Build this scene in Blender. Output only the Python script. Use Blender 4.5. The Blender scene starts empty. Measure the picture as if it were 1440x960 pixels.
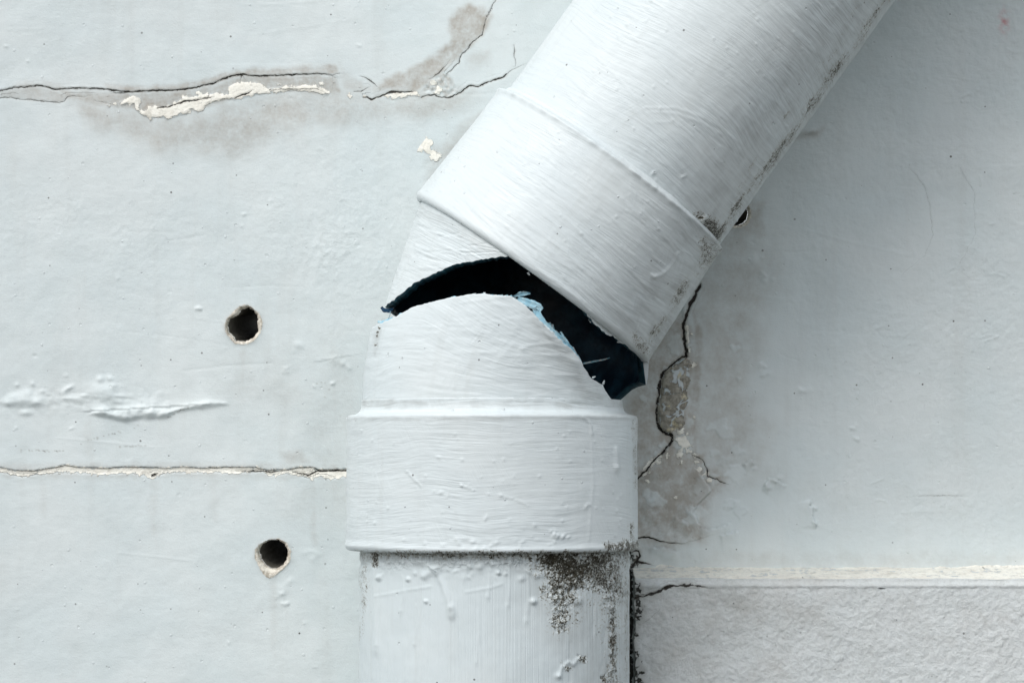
import bpy, math, random
import numpy as np

random.seed(7)
RNG = np.random.default_rng(7)
scene = bpy.context.scene
COL = scene.collection

# ----------------------------------------------------------------------------
# camera, sky, sun, exposure
# ----------------------------------------------------------------------------
D = 1.30                      # camera to wall, metres
S = 0.45 / 1440.0             # metres per unit on the wall plane
PY0 = 660.0                   # height of the camera axis (units)
cam_data = bpy.data.cameras.new('camera')
cam = bpy.data.objects.new('camera', cam_data)
COL.objects.link(cam)
cam.location = (0, -D, 0)
cam.rotation_euler = (math.radians(90), 0, 0)
cam_data.sensor_width = 36.0
cam_data.sensor_fit = 'HORIZONTAL'
cam_data.lens = 36.0 * D / 0.45
cam_data.shift_y = (PY0 - 480.0) / 1440.0
cam_data.clip_start = 0.01
cam_data.clip_end = 200
scene.camera = cam

SUN_EL, SUN_AZ = 50.0, 214.0       # sun up on the left, in front of the wall
world = bpy.data.worlds.new('World')
scene.world = world
world.use_nodes = True
wt = world.node_tree
wt.nodes.clear()
wo = wt.nodes.new('ShaderNodeOutputWorld')
bg = wt.nodes.new('ShaderNodeBackground')
sky = wt.nodes.new('ShaderNodeTexSky')
sky.sky_type = 'NISHITA'
sky.sun_disc = False
sky.sun_elevation = math.radians(SUN_EL)
sky.sun_rotation = math.radians(SUN_AZ)
sky.air_density = 1.0
sky.dust_density = 1.0
sky.ozone_density = 1.0
bg.inputs['Strength'].default_value = 0.15
hs = wt.nodes.new('ShaderNodeHueSaturation')     # thin overcast: the blue is washed out
hs.inputs['Saturation'].default_value = 0.30
wt.links.new(sky.outputs[0], hs.inputs['Color'])
wt.links.new(hs.outputs[0], bg.inputs[0])
wt.links.new(bg.outputs[0], wo.inputs[0])

sun_data = bpy.data.lights.new('sun', 'SUN')
sun_data.energy = 1.4
sun_data.angle = math.radians(40)
sun_data.color = (1.0, 0.975, 0.945)
sun = bpy.data.objects.new('sun', sun_data)
COL.objects.link(sun)
sun.location = (-1, -1.5, 2)
_el, _az = math.radians(SUN_EL), math.radians(SUN_AZ)
from mathutils import Vector
_d = Vector((math.sin(_az) * math.cos(_el), math.cos(_az) * math.cos(_el), math.sin(_el)))
sun.rotation_euler = _d.to_track_quat('Z', 'Y').to_euler()

vs = scene.view_settings
scene.display_settings.display_device = 'sRGB'
vs.view_transform = 'Standard'
vs.look = 'None'
vs.exposure = 0.34
vs.gamma = 1.0
vs.use_curve_mapping = False

# ----------------------------------------------------------------------------
# numpy helpers
# ----------------------------------------------------------------------------
_P = RNG.permutation(1024)
_G = np.stack([np.cos(np.linspace(0, 2*np.pi, 64, endpoint=False)),
               np.sin(np.linspace(0, 2*np.pi, 64, endpoint=False))], 1)


def perlin(x, y, seed=0):
    xi = np.floor(x).astype(np.int64); yi = np.floor(y).astype(np.int64)
    xf = x - xi; yf = y - yi
    u = xf*xf*xf*(xf*(xf*6-15)+10); v = yf*yf*yf*(yf*(yf*6-15)+10)

    def g(ix, iy, dx, dy):
        h = _P[(_P[(ix + seed*131) & 1023] + iy) & 1023] & 63
        return _G[h, 0]*dx + _G[h, 1]*dy
    n00 = g(xi, yi, xf, yf); n10 = g(xi+1, yi, xf-1, yf)
    n01 = g(xi, yi+1, xf, yf-1); n11 = g(xi+1, yi+1, xf-1, yf-1)
    return ((n00*(1-u)+n10*u)*(1-v) + (n01*(1-u)+n11*u)*v) * 1.5


def fbm(x, y, period, octaves=4, seed=0, gain=0.5):
    out = np.zeros(np.broadcast(x, y).shape); a = 1.0; f = 1.0/period
    for o in range(octaves):
        out += a*perlin(x*f, y*f, seed+o*7); a *= gain; f *= 2.03
    return out


def sstep(a, b, x):
    t = np.clip((x-a)/(b-a), 0, 1)
    return t*t*(3-2*t)


def rag(poly, step=4.0, amp=0.8, closed=False):
    """subdivide a polyline and roughen it"""
    p = [np.array(q[:2], float) for q in poly]
    if closed:
        p = p + [p[0]]
    out = []
    for a, b in zip(p[:-1], p[1:]):
        L = np.linalg.norm(b-a); n = max(1, int(L/step))
        nrm = np.array([-(b-a)[1], (b-a)[0]])/(L+1e-9)
        for k in range(n):
            q = a+(b-a)*k/n
            if k > 0:
                q = q+nrm*RNG.uniform(-amp, amp)
            out.append(q)
    if not closed:
        out.append(p[-1])
    return np.array(out)


def line_dist(X, Y, poly):
    """signed perpendicular offset, distance, position 0..1 along a polyline"""
    best = np.full(X.shape, 1e9); sg = np.ones(X.shape); al = np.zeros(X.shape)
    seg = np.linalg.norm(np.diff(poly, axis=0), axis=1); tot = seg.sum()+1e-9; acc = 0.0
    for (a, b), L in zip(zip(poly[:-1], poly[1:]), seg):
        d = b-a
        t = np.clip(((X-a[0])*d[0]+(Y-a[1])*d[1])/(L*L+1e-12), 0, 1)
        dx = X-(a[0]+t*d[0]); dy = Y-(a[1]+t*d[1])
        dist = np.hypot(dx, dy)
        m = dist < best
        best[m] = dist[m]
        sg[m] = np.sign((d[0]*(Y-a[1])-d[1]*(X-a[0]))[m]+1e-9)
        al[m] = ((acc+t*L)/tot)[m]
        acc += L
    return sg*best, best, al


def poly_sdf(X, Y, poly):
    """negative inside"""
    p = np.array(poly, float)
    q = np.roll(p, -1, axis=0)
    best = np.full(X.shape, 1e9); inside = np.zeros(X.shape, bool)
    for a, b in zip(p, q):
        d = b-a; L2 = d@d+1e-12
        t = np.clip(((X-a[0])*d[0]+(Y-a[1])*d[1])/L2, 0, 1)
        best = np.minimum(best, np.hypot(X-a[0]-t*d[0], Y-a[1]-t*d[1]))
        c = (a[1] > Y) != (b[1] > Y)
        xx = a[0]+(Y-a[1])*d[0]/(d[1] if abs(d[1]) > 1e-9 else 1e-9)
        inside ^= c & (X < xx)
    return np.where(inside, -best, best)


class Field:
    """scalar layers on a tensor grid (xs, ys) or on loose points"""
    def __init__(s, X, Y):
        s.X, s.Y = X, Y
        n = X.shape
        s.h = np.zeros(n); s.stain = np.zeros(n); s.grime = np.zeros(n)
        s.cs = np.full(n, 50.0); s.cw = np.full(n, -1.0); s.put = np.full(n, 30.0)
        s.rough = np.ones(n)

    def win(s, x0, y0, x1, y1):
        return np.nonzero((s.X >= x0) & (s.X <= x1) & (s.Y >= y0) & (s.Y <= y1))

    def box(s, poly, pad):
        p = np.asarray([q[:2] for q in poly], float)
        lo = p.min(0)-pad; hi = p.max(0)+pad
        return s.win(lo[0], lo[1], hi[0], hi[1])

    def crack(s, poly, hw, depth=2.0, amp=0.8, step=5, lip=0.0):
        w = s.box(poly, 14)
        if not len(w[0]):
            return
        X, Y = s.X[w], s.Y[w]
        sd, d, al = line_dist(X, Y, rag(poly, step, amp))
        prof = np.interp(al, np.linspace(0, 1, len(hw)), hw) if hasattr(hw, '__len__') else hw*sstep(0, .06, al)*sstep(1, .94, al)
        end = (al <= 0) | (al >= 1)
        cw = np.where(end, prof-d*0.8, prof)
        prof = prof*.62; cw = cw*.62 - .0
        better = (d-prof) < (np.abs(s.cs[w])-np.maximum(s.cw[w], 0))
        better &= d < 8
        cs0, cw0 = s.cs[w], s.cw[w]
        cs0[better] = sd[better]; cw0[better] = cw[better]
        s.cs[w] = cs0; s.cw[w] = cw0
        s.h[w] -= .34*depth*(1-sstep(0, 1.3+np.maximum(prof, .2), d))*(prof > .15)
        if lip:
            s.h[w] += .6*lip*np.exp(-np.maximum(d, 0)/7.0)*(sd < 0)

    def putty(s, poly, h=1.2, amp=1.0, closed=True, step=4):
        w = s.box(poly, 25)
        if not len(w[0]):
            return
        sd = poly_sdf(s.X[w], s.Y[w], rag(poly, step, amp, True))
        s.put[w] = np.minimum(s.put[w], sd)
        s.h[w] += h*sstep(1.5, -2.0, sd)

    def spot(s, poly, strength, soft, layer='stain', power=1.0):
        w = s.box(poly, soft*1.5+2)
        if not len(w[0]):
            return
        a = getattr(s, layer)
        sd = poly_sdf(s.X[w], s.Y[w], poly)
        if soft > 2.5:
            sd = sd+soft*.55*fbm(s.X[w], s.Y[w], 10+soft*1.6, 4, 101)
        a[w] = np.maximum(a[w], strength*sstep(soft, -soft, sd)**power)

    def blob(s, x, y, rx, ry, h, rot=0.0, sharp=1.0):
        R = max(rx, ry)*2.6
        w = s.win(x-R, y-R, x+R, y+R)
        if not len(w[0]):
            return
        dx, dy = s.X[w]-x, s.Y[w]-y
        c, sn = math.cos(rot), math.sin(rot)
        q = ((dx*c+dy*sn)/rx)**2+((-dx*sn+dy*c)/ry)**2
        s.h[w] += h*np.exp(-q**sharp)

    def stroke(s, poly, r, h, taper=True):
        w = s.box(poly, r*4)
        if not len(w[0]):
            return
        sd, d, al = line_dist(s.X[w], s.Y[w], rag(poly, 6, .3))
        rr = r*(0.55+0.45*al) if taper else r
        s.h[w] += h*np.exp(-(d/rr)**2)


# ----------------------------------------------------------------------------
# mesh helpers
# ----------------------------------------------------------------------------
def make_mesh(name, V, F, attrs=None, mats=(), fmat=None, uv=None, smooth=True):
    me = bpy.data.meshes.new(name)
    V = np.asarray(V, np.float32); F = np.asarray(F, np.int32)
    nf, k = F.shape
    me.vertices.add(len(V)); me.vertices.foreach_set('co', V.ravel())
    me.loops.add(nf*k); me.loops.foreach_set('vertex_index', F.ravel())
    me.polygons.add(nf)
    me.polygons.foreach_set('loop_start', np.arange(0, nf*k, k, dtype=np.int32))
    me.polygons.foreach_set('use_smooth', np.full(nf, smooth, bool))
    for m in mats:
        me.materials.append(m)
    if fmat is not None:
        me.polygons.foreach_set('material_index', np.asarray(fmat, np.int32))
    for an, av in (attrs or {}).items():
        a = me.attributes.new(an, 'FLOAT', 'POINT')
        a.data.foreach_set('value', np.asarray(av, np.float32).ravel())
    if uv is not None:
        a = me.attributes.new('flow', 'FLOAT_VECTOR', 'POINT')
        a.data.foreach_set('vector', np.asarray(uv, np.float32).ravel())
    me.update(calc_edges=True)
    me.validate()
    return me


def link(name, me, parent=None, label=None, cat=None, group=None, kind=None):
    o = bpy.data.objects.new(name, me)
    COL.objects.link(o)
    if parent is not None:
        o.parent = parent
    for k, v in (('label', label), ('category', cat), ('group', group), ('kind', kind)):
        if v:
            o[k] = v
    return o


def thing(name, label, cat, loc=(0, 0, 0), group=None):
    o = bpy.data.objects.new(name, None)
    COL.objects.link(o)
    o.location = loc
    o.empty_display_size = 0.05
    o['label'] = label; o['category'] = cat; o['kind'] = 'thing'
    if group:
        o['group'] = group
    return o


def part(name, me, parent, label=None, kind=None):
    """mesh in world coordinates -> child with its own local frame at the parent"""
    o = link(name, me, parent, label=label, kind=kind)
    root = parent
    off = Vector((0, 0, 0))
    while root is not None:
        off += root.location
        root = root.parent
    o.location = -off
    return o


# ----------------------------------------------------------------------------
# material helpers
# ----------------------------------------------------------------------------
class Mat:
    def __init__(s, name):
        s.m = bpy.data.materials.new(name)
        s.m.use_nodes = True
        s.t = s.m.node_tree
        s.t.nodes.clear()
        s.out = s.t.nodes.new('ShaderNodeOutputMaterial')
        s.b = s.t.nodes.new('ShaderNodeBsdfPrincipled')
        s.t.links.new(s.b.outputs[0], s.out.inputs[0])

    def n(s, typ):
        return s.t.nodes.new(typ)

    def put(s, sock, v):
        if isinstance(v, bpy.types.NodeSocket):
            s.t.links.new(v, sock)
        elif isinstance(v, (tuple, list)) and len(v) == 3 and sock.type == 'RGBA':
            sock.default_value = (*v, 1)
        else:
            sock.default_value = v

    def math(s, op, a, b=0.0, clamp=False):
        n = s.n('ShaderNodeMath'); n.operation = op; n.use_clamp = clamp
        s.put(n.inputs[0], a); s.put(n.inputs[1], b)
        return n.outputs[0]

    def add(s, a, b): return s.math('ADD', a, b)
    def sub(s, a, b): return s.math('SUBTRACT', a, b)
    def mul(s, a, b): return s.math('MULTIPLY', a, b)

    def attr(s, name):
        n = s.n('ShaderNodeAttribute'); n.attribute_name = name
        return n.outputs['Fac']

    def attrv(s, name):
        n = s.n('ShaderNodeAttribute'); n.attribute_name = name
        return n.outputs['Vector']

    def obj(s, scale=(1, 1, 1)):
        n = s.n('ShaderNodeTexCoord')
        m = s.n('ShaderNodeVectorMath'); m.operation = 'MULTIPLY'
        s.put(m.inputs[0], n.outputs['Object']); m.inputs[1].default_value = scale
        return m.outputs[0]

    def vmul(s, v, scale):
        m = s.n('ShaderNodeVectorMath'); m.operation = 'MULTIPLY'
        s.put(m.inputs[0], v); m.inputs[1].default_value = scale
        return m.outputs[0]

    def noise(s, vec, scale=1.0, detail=3.0, rough=0.55, dist=0.0):
        n = s.n('ShaderNodeTexNoise')
        s.put(n.inputs['Vector'], vec)
        n.inputs['Scale'].default_value = scale; n.inputs['Detail'].default_value = detail
        n.inputs['Roughness'].default_value = rough; n.inputs['Distortion'].default_value = dist
        return n.outputs['Fac']

    def voro(s, vec, scale=1.0, feature='F1', rand=1.0):
        n = s.n('ShaderNodeTexVoronoi'); n.feature = feature
        s.put(n.inputs['Vector'], vec); n.inputs['Scale'].default_value = scale
        n.inputs['Randomness'].default_value = rand
        return n

    def ss(s, v, a, b, lo=0.0, hi=1.0):
        n = s.n('ShaderNodeMapRange'); n.interpolation_type = 'SMOOTHSTEP'
        s.put(n.inputs['Value'], v)
        n.inputs['From Min'].default_value = a; n.inputs['From Max'].default_value = b
        n.inputs['To Min'].default_value = lo; n.inputs['To Max'].default_value = hi
        return n.outputs[0]

    def lin(s, v, a, b, lo, hi):
        n = s.n('ShaderNodeMapRange')
        s.put(n.inputs['Value'], v)
        n.inputs['From Min'].default_value = a; n.inputs['From Max'].default_value = b
        n.inputs['To Min'].default_value = lo; n.inputs['To Max'].default_value = hi
        return n.outputs[0]

    def mix(s, f, a, b):
        n = s.n('ShaderNodeMix'); n.data_type = 'RGBA'
        s.put(n.inputs['Factor'], f); s.put(n.inputs[6], a); s.put(n.inputs[7], b)
        return n.outputs[2]

    def bump(s, h, dist=S, strength=1.0, normal=None):
        n = s.n('ShaderNodeBump')
        n.inputs['Strength'].default_value = strength; n.inputs['Distance'].default_value = dist
        s.put(n.inputs['Height'], h)
        if normal is not None:
            s.put(n.inputs['Normal'], normal)
        return n.outputs[0]

    def done(s, color, rough=0.6, normal=None, spec=0.4):
        s.put(s.b.inputs['Base Color'], color)
        s.put(s.b.inputs['Roughness'], rough)
        s.b.inputs['Specular IOR Level'].default_value = spec
        if normal is not None:
            s.put(s.b.inputs['Normal'], normal)
        return s.m


U = 1.0/S     # object metres -> photo units


def dot_specks(M, vec, period, keep, rad):
    """sparse small dark dots: factor"""
    v = M.voro(vec, 1.0/period)
    v.voronoi_dimensions = '2D'
    sep = M.n('ShaderNodeSeparateColor'); M.put(sep.inputs[0], v.outputs['Color'])
    on = M.math('LESS_THAN', sep.outputs[0], keep)
    r = M.mul(M.add(sep.outputs[1], 0.35), rad/period)
    d = M.sub(v.outputs['Distance'], r)
    return M.mul(M.ss(d, 0.45/period, -0.45/period), on)


def wall_material(name, paint_a, paint_b, peel=0.55, peel_period=8.0, stipple=0.0):
    M = Mat(name)
    P = M.obj((U, U, U))
    sx = M.n('ShaderNodeSeparateXYZ'); M.put(sx.inputs[0], P)
    cx_ = M.n('ShaderNodeCombineXYZ'); M.put(cx_.inputs[0], sx.outputs[0]); M.put(cx_.inputs[1], sx.outputs[2])
    P2 = cx_.outputs[0]
    fine = M.noise(P, 1/5.0, 3, .6)
    mid = M.noise(P, 1/26.0, 4, .55)
    big = M.noise(P, 1/170.0, 4, .55)
    cs, cw, put = M.attr('cs'), M.attr('cw'), M.attr('put')
    stain, grime, rough = M.attr('stain'), M.attr('grime'), M.attr('rough')
    wob = M.lin(fine, 0.25, 0.75, -1.1, 1.1)
    wob2 = M.lin(M.noise(P, 1/9.0, 4, .6), 0.3, 0.7, -3.2, 3.2)
    col = M.mix(M.ss(big, .35, .65), paint_a, paint_b)
    col = M.mix(M.mul(M.ss(mid, .45, .75), .18), col, (paint_a[0]*.93, paint_a[1]*.92, paint_a[2]*.90))
    run = M.noise(M.obj((U/34., 1, U/420.)), 1.0, 4, .6)
    col = M.mix(M.ss(run, .50, .74, 0, .16), col, (.52, .53, .50))
    col = M.mix(M.ss(M.noise(P, 1/75., 5, .65), .52, .72, 0, .22), col, (paint_a[0]*.88, paint_a[1]*.87, paint_a[2]*.85))
    # damp grey stains, plus shade painted in right of the pipe
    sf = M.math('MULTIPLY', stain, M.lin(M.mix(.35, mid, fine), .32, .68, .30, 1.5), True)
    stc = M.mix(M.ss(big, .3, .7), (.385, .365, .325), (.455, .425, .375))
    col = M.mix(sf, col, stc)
    # bare filler / plaster
    pe = M.add(M.add(put, wob), wob2)
    pm = M.ss(pe, .6, -.6)
    rim = M.mul(M.ss(pe, 2.6, .6), .0)
    fill = M.mix(M.ss(mid, .35, .7), (.95, .93, .84), (.90, .865, .77))
    fill = M.mix(M.ss(fine, .58, .78, 0, .4), fill, (.66, .64, .58))
    fill = M.mix(M.ss(M.noise(P, 1/14., 4, .65), .5, .68, 0, .55), fill, (.55, .52, .45))
    col = M.mix(pm, col, fill)
    # mould
    gn = M.noise(P, 1/6.5, 4, .62)
    gv = M.add(grime, M.mul(M.sub(gn, .5), 2.0))
    gm = M.ss(gv, .60, .78)
    col = M.mix(M.mul(M.ss(grime, .05, .6), .45), col, (.30, .29, .25))
    col = M.mix(M.mul(gm, M.ss(grime, .02, .15)), col, (.022, .022, .016))
    # cracks
    a = M.math('ABSOLUTE', M.add(cs, M.mul(M.add(wob, M.mul(wob2, .35)), .65)))
    ce = M.sub(a, M.mul(cw, M.lin(M.noise(P, 1/11., 4, .65), .32, .68, .15, 1.6)))
    on = M.math('GREATER_THAN', cw, 0.05)
    cm = M.mul(M.ss(ce, .45, -.35), on)
    halo = M.mul(M.mul(M.mul(M.ss(ce, 3.2, 0.0), on), M.ss(cw, .1, .8)), .34)
    col = M.mix(halo, col, (.36, .34, .29))
    col = M.mix(M.mul(cm, M.ss(cw, 0.08, .8, .25, 1.0)), col, (.03, .026, .02))
    # specks
    col = M.mix(M.mul(dot_specks(M, P2, 44.0, .24, 1.15), M.ss(big, .3, .65, .25, .95)), col, (.09, .085, .075))
    col = M.mix(M.attr('pink'), col, (.62, .36, .36))
    grain = M.noise(P, 1/1.9, 2, .7)
    col = M.mix(M.mul(M.ss(grain, .56, .80), .16), col, (.40, .43, .43))
    # relief
    peeln = M.noise(P, 1/peel_period, 2, .5)
    peelf = M.noise(P, 1/3.2, 2, .5)
    h = M.mul(M.mul(M.add(peeln, M.mul(peelf, .25)), rough), peel*2.6)
    st = M.noise(M.obj((U, U, U*5)), 1/22.0, 4, .6)
    h = M.add(h, M.mul(st, .22))
    if stipple:
        v = M.voro(P, 1/6.5, 'SMOOTH_F1')
        w = M.noise(P, 1/6.5, 5, .68, .15)
        h = M.add(h, M.mul(M.mul(w, rough), stipple*2.6))
        h = M.add(h, M.mul(M.mul(v.outputs['Distance'], rough), -stipple*1.0))
        col = M.mix(M.mul(M.ss(w, .52, .36), .22), col, (.36, .36, .335))
        col = M.mix(M.ss(M.noise(P, 1/60., 5, .65), .50, .70, 0, .28), col, (.47, .455, .42))
    h = M.add(h, M.mul(dot_specks(M, P2, 37.0, .25, 1.4), .6))
    h = M.sub(h, M.mul(dot_specks(M, M.vmul(P2, (-1, 1, 1)), 43.0, .25, 1.4), .7))
    h = M.add(h, M.mul(grain, .35))
    h = M.add(h, M.mul(pm, M.add(.9, M.mul(fine, 1.6))))
    h = M.sub(h, M.mul(M.mul(cm, M.ss(cw, .1, .8)), 2.2))
    h = M.sub(h, M.mul(M.mul(gm, M.ss(grime, .02, .15)), 1.4))
    nb = M.bump(h, S, .75)
    return M.done(col, M.lin(mid, .3, .7, .52, .68), nb, .35)


def pipe_material(name, base, stroke_u=1/110., stroke_v=1/3.0, amp=1.0, cross=.5):
    """painted plastic with brush marks; 'flow' = (around, along, 0) in units"""
    M = Mat(name)
    F = M.attrv('flow')
    stain, grime, lump = M.attr('stain'), M.attr('grime'), M.attr('lump')
    warp = M.n('ShaderNodeVectorMath'); warp.operation = 'ADD'
    wn = M.n('ShaderNodeTexNoise'); wn.inputs['Scale'].default_value = 1/240.; wn.inputs['Detail'].default_value = 2
    M.put(wn.inputs['Vector'], F)
    wv = M.vmul(wn.outputs['Color'], (0, 52, 0))
    M.put(warp.inputs[0], F); M.put(warp.inputs[1], wv)
    W = warp.outputs[0]
    s1 = M.noise(M.vmul(W, (stroke_u, stroke_v, 1)), 1.0, 4, .6)
    s2 = M.noise(M.vmul(W, (stroke_u*1.7, stroke_v*.33, 1)), 1.0, 3, .55)
    rotm = M.n('ShaderNodeMapping'); rotm.inputs['Rotation'].default_value = (0, 0, math.radians(62))
    M.put(rotm.inputs['Vector'], F)
    s3 = M.noise(M.vmul(rotm.outputs[0], (stroke_u*1.4, stroke_v*.7, 1)), 1.0, 3, .6)
    patch = M.ss(M.noise(F, 1/85., 3, .6), .42, .62)
    patch2 = M.ss(M.noise(F, 1/55., 3, .6), .50, .64)
    fine = M.noise(F, 1/4.5, 3, .6)
    mid = M.noise(F, 1/30., 4, .6)
    big = M.noise(F, 1/140., 3, .5)
    h = M.mul(M.sub(s1, .5), M.lin(patch, 0, 1, .12, .95))
    h = M.add(h, M.mul(M.mul(M.sub(s2, .5), M.lin(big, .3, .7, .4, 1.9)), 1.35))
    h = M.add(h, M.mul(M.mul(M.sub(s3, .5), patch2), cross*1.0))
    h = M.mul(h, amp)
    h = M.add(h, M.mul(mid, .5))
    col = M.mix(M.ss(big, .35, .65), base, (base[0]*.965, base[1]*.98, base[2]*.99))
    col = M.mix(M.mul(M.ss(s2, .55, .75), .10), col, (.62, .66, .67))
    runs = M.noise(M.vmul(F, (1/14., 1/210., 1)), 1.0, 4, .6)
    col = M.mix(M.ss(runs, .50, .72, 0, .13), col, (.50, .52, .49))
    sv = M.add(M.mul(M.add(mid, s2), .3), M.mul(s1, .4))
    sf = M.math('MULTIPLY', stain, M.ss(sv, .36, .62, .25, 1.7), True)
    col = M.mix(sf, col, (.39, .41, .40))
    gn = M.noise(F, 1/6.0, 4, .62)
    gs = M.noise(M.vmul(F, (1, .25, 1)), 1/7., 4, .6)
    wp = M.n('ShaderNodeVectorMath'); wp.operation = 'ADD'
    wq = M.n('ShaderNodeTexNoise'); wq.inputs['Scale'].default_value = 1/7.; wq.inputs['Detail'].default_value = 3
    M.put(wq.inputs['Vector'], F)
    M.put(wp.inputs[0], F); M.put(wp.inputs[1], M.vmul(wq.outputs['Color'], (5, 5, 0)))
    e1 = M.voro(wp.outputs[0], 1/8.0, 'DISTANCE_TO_EDGE'); e1.voronoi_dimensions = '2D'
    e2 = M.voro(wp.outputs[0], 1/3.6, 'DISTANCE_TO_EDGE'); e2.voronoi_dimensions = '2D'
    v1, v2 = e1.outputs['Distance'], e2.outputs['Distance']
    g2 = M.noise(F, 1/2.4, 3, .7)
    net = M.math('MINIMUM', M.mul(v1, 1.0), M.add(M.mul(v2, .9), .06))
    gv = M.add(grime, M.mul(M.sub(M.mul(M.add(gn, gs), .5), .5), 1.9))
    gv = M.add(gv, M.mul(M.sub(.16, net), 1.0))
    gv = M.add(gv, M.mul(M.sub(g2, .5), 2.0))
    vl = M.ss(v1, .30, 0.0)
    on = M.ss(grime, .02, .2)
    gm = M.mul(M.ss(gv, .50, .86), on)
    col = M.mix(M.mul(M.ss(gv, .30, .62), M.mul(on, .60)), col, (.36, .325, .235))
    col = M.mix(gm, col, (.036, .031, .017))
    col = M.mix(M.mul(dot_specks(M, F, 62.0, .30, 1.2), .8), col, (.08, .075, .07))
    h = M.add(h, M.mul(M.mul(vl, lump), -2.2))
    h = M.sub(h, M.mul(M.mul(M.ss(v2, .25, 0.0), lump), .5))
    h = M.add(h, M.mul(M.mul(fine, lump), 3.5))
    h = M.sub(h, M.mul(gm, 1.3))
    # paint nibs: tiny raised bumps
    h = M.add(h, M.mul(dot_specks(M, M.vmul(F, (1, 1, 1)), 37.0, .22, 1.3), 1.4))
    nb = M.bump(h, S*.94, .8)
    return M.done(col, M.lin(mid, .3, .7, .36, .52), nb, .45)


MAT_WALL = wall_material('painted_plaster', (.658, .724, .724), (.706, .757, .750))
MAT_LEDGE = wall_material('stippled_render', (.69, .725, .718), (.72, .745, .735), peel=.5, peel_period=10.0, stipple=1.15)
MAT_PIPE = pipe_material('brushed_paint_around', (.685, .738, .738))
MAT_COLLAR = pipe_material('brushed_paint_collar', (.69, .742, .742), stroke_u=1/120., stroke_v=1/3.4, amp=1.0, cross=.6)
MAT_DOWN = pipe_material('brushed_paint_down', (.67, .73, .733), stroke_u=1/3.6, stroke_v=1/80., amp=.55, cross=.2)

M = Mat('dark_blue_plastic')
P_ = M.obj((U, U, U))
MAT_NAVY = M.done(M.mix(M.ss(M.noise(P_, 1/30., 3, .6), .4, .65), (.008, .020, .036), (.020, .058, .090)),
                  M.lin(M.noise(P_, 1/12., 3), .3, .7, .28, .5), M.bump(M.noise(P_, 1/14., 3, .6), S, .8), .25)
M = Mat('torn_plastic_edge')
P_ = M.obj((U, U, U))
_n = M.noise(P_, 1/9., 4, .6)
MAT_TEAR = M.done(M.mix(M.ss(_n, .42, .56), (.30, .58, .70), (.70, .76, .77)), .55,
                  M.bump(M.noise(P_, 1/3., 3, .6), S, .9), .3)
M = Mat('torn_blue_plastic')
P_ = M.obj((U, U, U))
_n = M.noise(P_, 1/7., 4, .6)
MAT_BLUE = M.done(M.mix(M.ss(_n, .35, .7), (.36, .66, .80), (.55, .74, .80)), .5,
                  M.bump(M.noise(M.obj((U*.3, U, U)), 1/4., 3, .6), S, .8), .35)
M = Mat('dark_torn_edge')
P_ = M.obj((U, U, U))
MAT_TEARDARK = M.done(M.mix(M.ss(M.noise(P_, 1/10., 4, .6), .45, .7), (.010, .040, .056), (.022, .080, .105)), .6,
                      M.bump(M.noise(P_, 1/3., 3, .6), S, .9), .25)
M = Mat('deep_blue_scrap')
MAT_SCRAP = M.done((.006, .045, .10), .5, None, .3)
M = Mat('chipped_rim')
P_ = M.obj((U, U, U))
MAT_RIM = M.done(M.mix(M.ss(M.noise(P_, 1/6., 4, .6), .4, .62), (.80, .755, .66), (.50, .45, .37)), .8,
                 M.bump(M.noise(P_, 1/4., 3, .6), S*2, .9), .2)
M = Mat('bore_concrete')
P_ = M.obj((U, U, U))
MAT_BORE = M.done(M.mix(M.noise(P_, 1/8., 4, .6), (.085, .08, .065), (.17, .16, .135)), .9,
                  M.bump(M.noise(P_, 1/5., 3, .6), S*2, .9), .1)
M = Mat('exposed_mortar')
P_ = M.obj((U, U, U))
_n = M.noise(P_, 1/9., 4, .65)
_w = M.noise(P_, 1/14., 3, .6, .8)
_c = M.mix(M.ss(_n, .35, .65), (.24, .225, .185), (.43, .405, .345))
_c = M.mix(M.ss(_w, .54, .58), _c, (.60, .645, .65))
_c = M.mix(M.ss(M.noise(P_, 1/16., 3, .6), .60, .68), _c, (.62, .56, .40))
MAT_MORTAR = M.done(_c, .85, M.bump(M.add(M.mul(_n, 3.), M.mul(M.ss(_w, .54, .58), 2.)), S, 1.0), .2)

# ----------------------------------------------------------------------------
# the wall: one relief sheet, split along its joints and cracks into panels
# ----------------------------------------------------------------------------
def axis(lo, hi, step, far):
    mid_ = np.arange(lo, hi+step*.5, step)
    out = []
    x, d = hi, step
    while x < far:
        d *= 1.35; x += d; out.append(x)
    out2 = []
    x, d = lo, step
    while x > -far+900:
        d *= 1.35; x -= d; out2.append(x)
    return np.concatenate([np.array(out2[::-1]), mid_, np.array(out)])


WX = axis(-24, 1464, 1.6, 2700)
WY = axis(-24, 990, 1.6, 2500)
GX, GY = np.meshgrid(WX, WY)
WF = Field(GX, GY)

# broad unevenness
near = (sstep(-400, -30, GX)*sstep(1840, 1470, GX)*sstep(-400, -30, GY)*sstep(1400, 990, GY))
WF.h += 1.6*fbm(GX, GY, 260, 3, 1)*near + .45*fbm(GX, GY, 42, 3, 5)*near
WF.rough[:] = .27
WF.rough += .62*np.exp(-(((GX-560)/190)**2+((GY-335)/105)**2))
WF.rough += .42*sstep(1040, 1180, GX)
WF.rough += .35*np.exp(-(((GX-60)/260)**2+((GY-330)/60)**2))
WF.rough *= .75+.5*np.clip(fbm(GX, GY, 130, 3, 15)+.5, 0, 1.2)
WF.h += .62*fbm(GX, GY, 11, 2, 9)*(WF.rough-.3)*near

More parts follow.
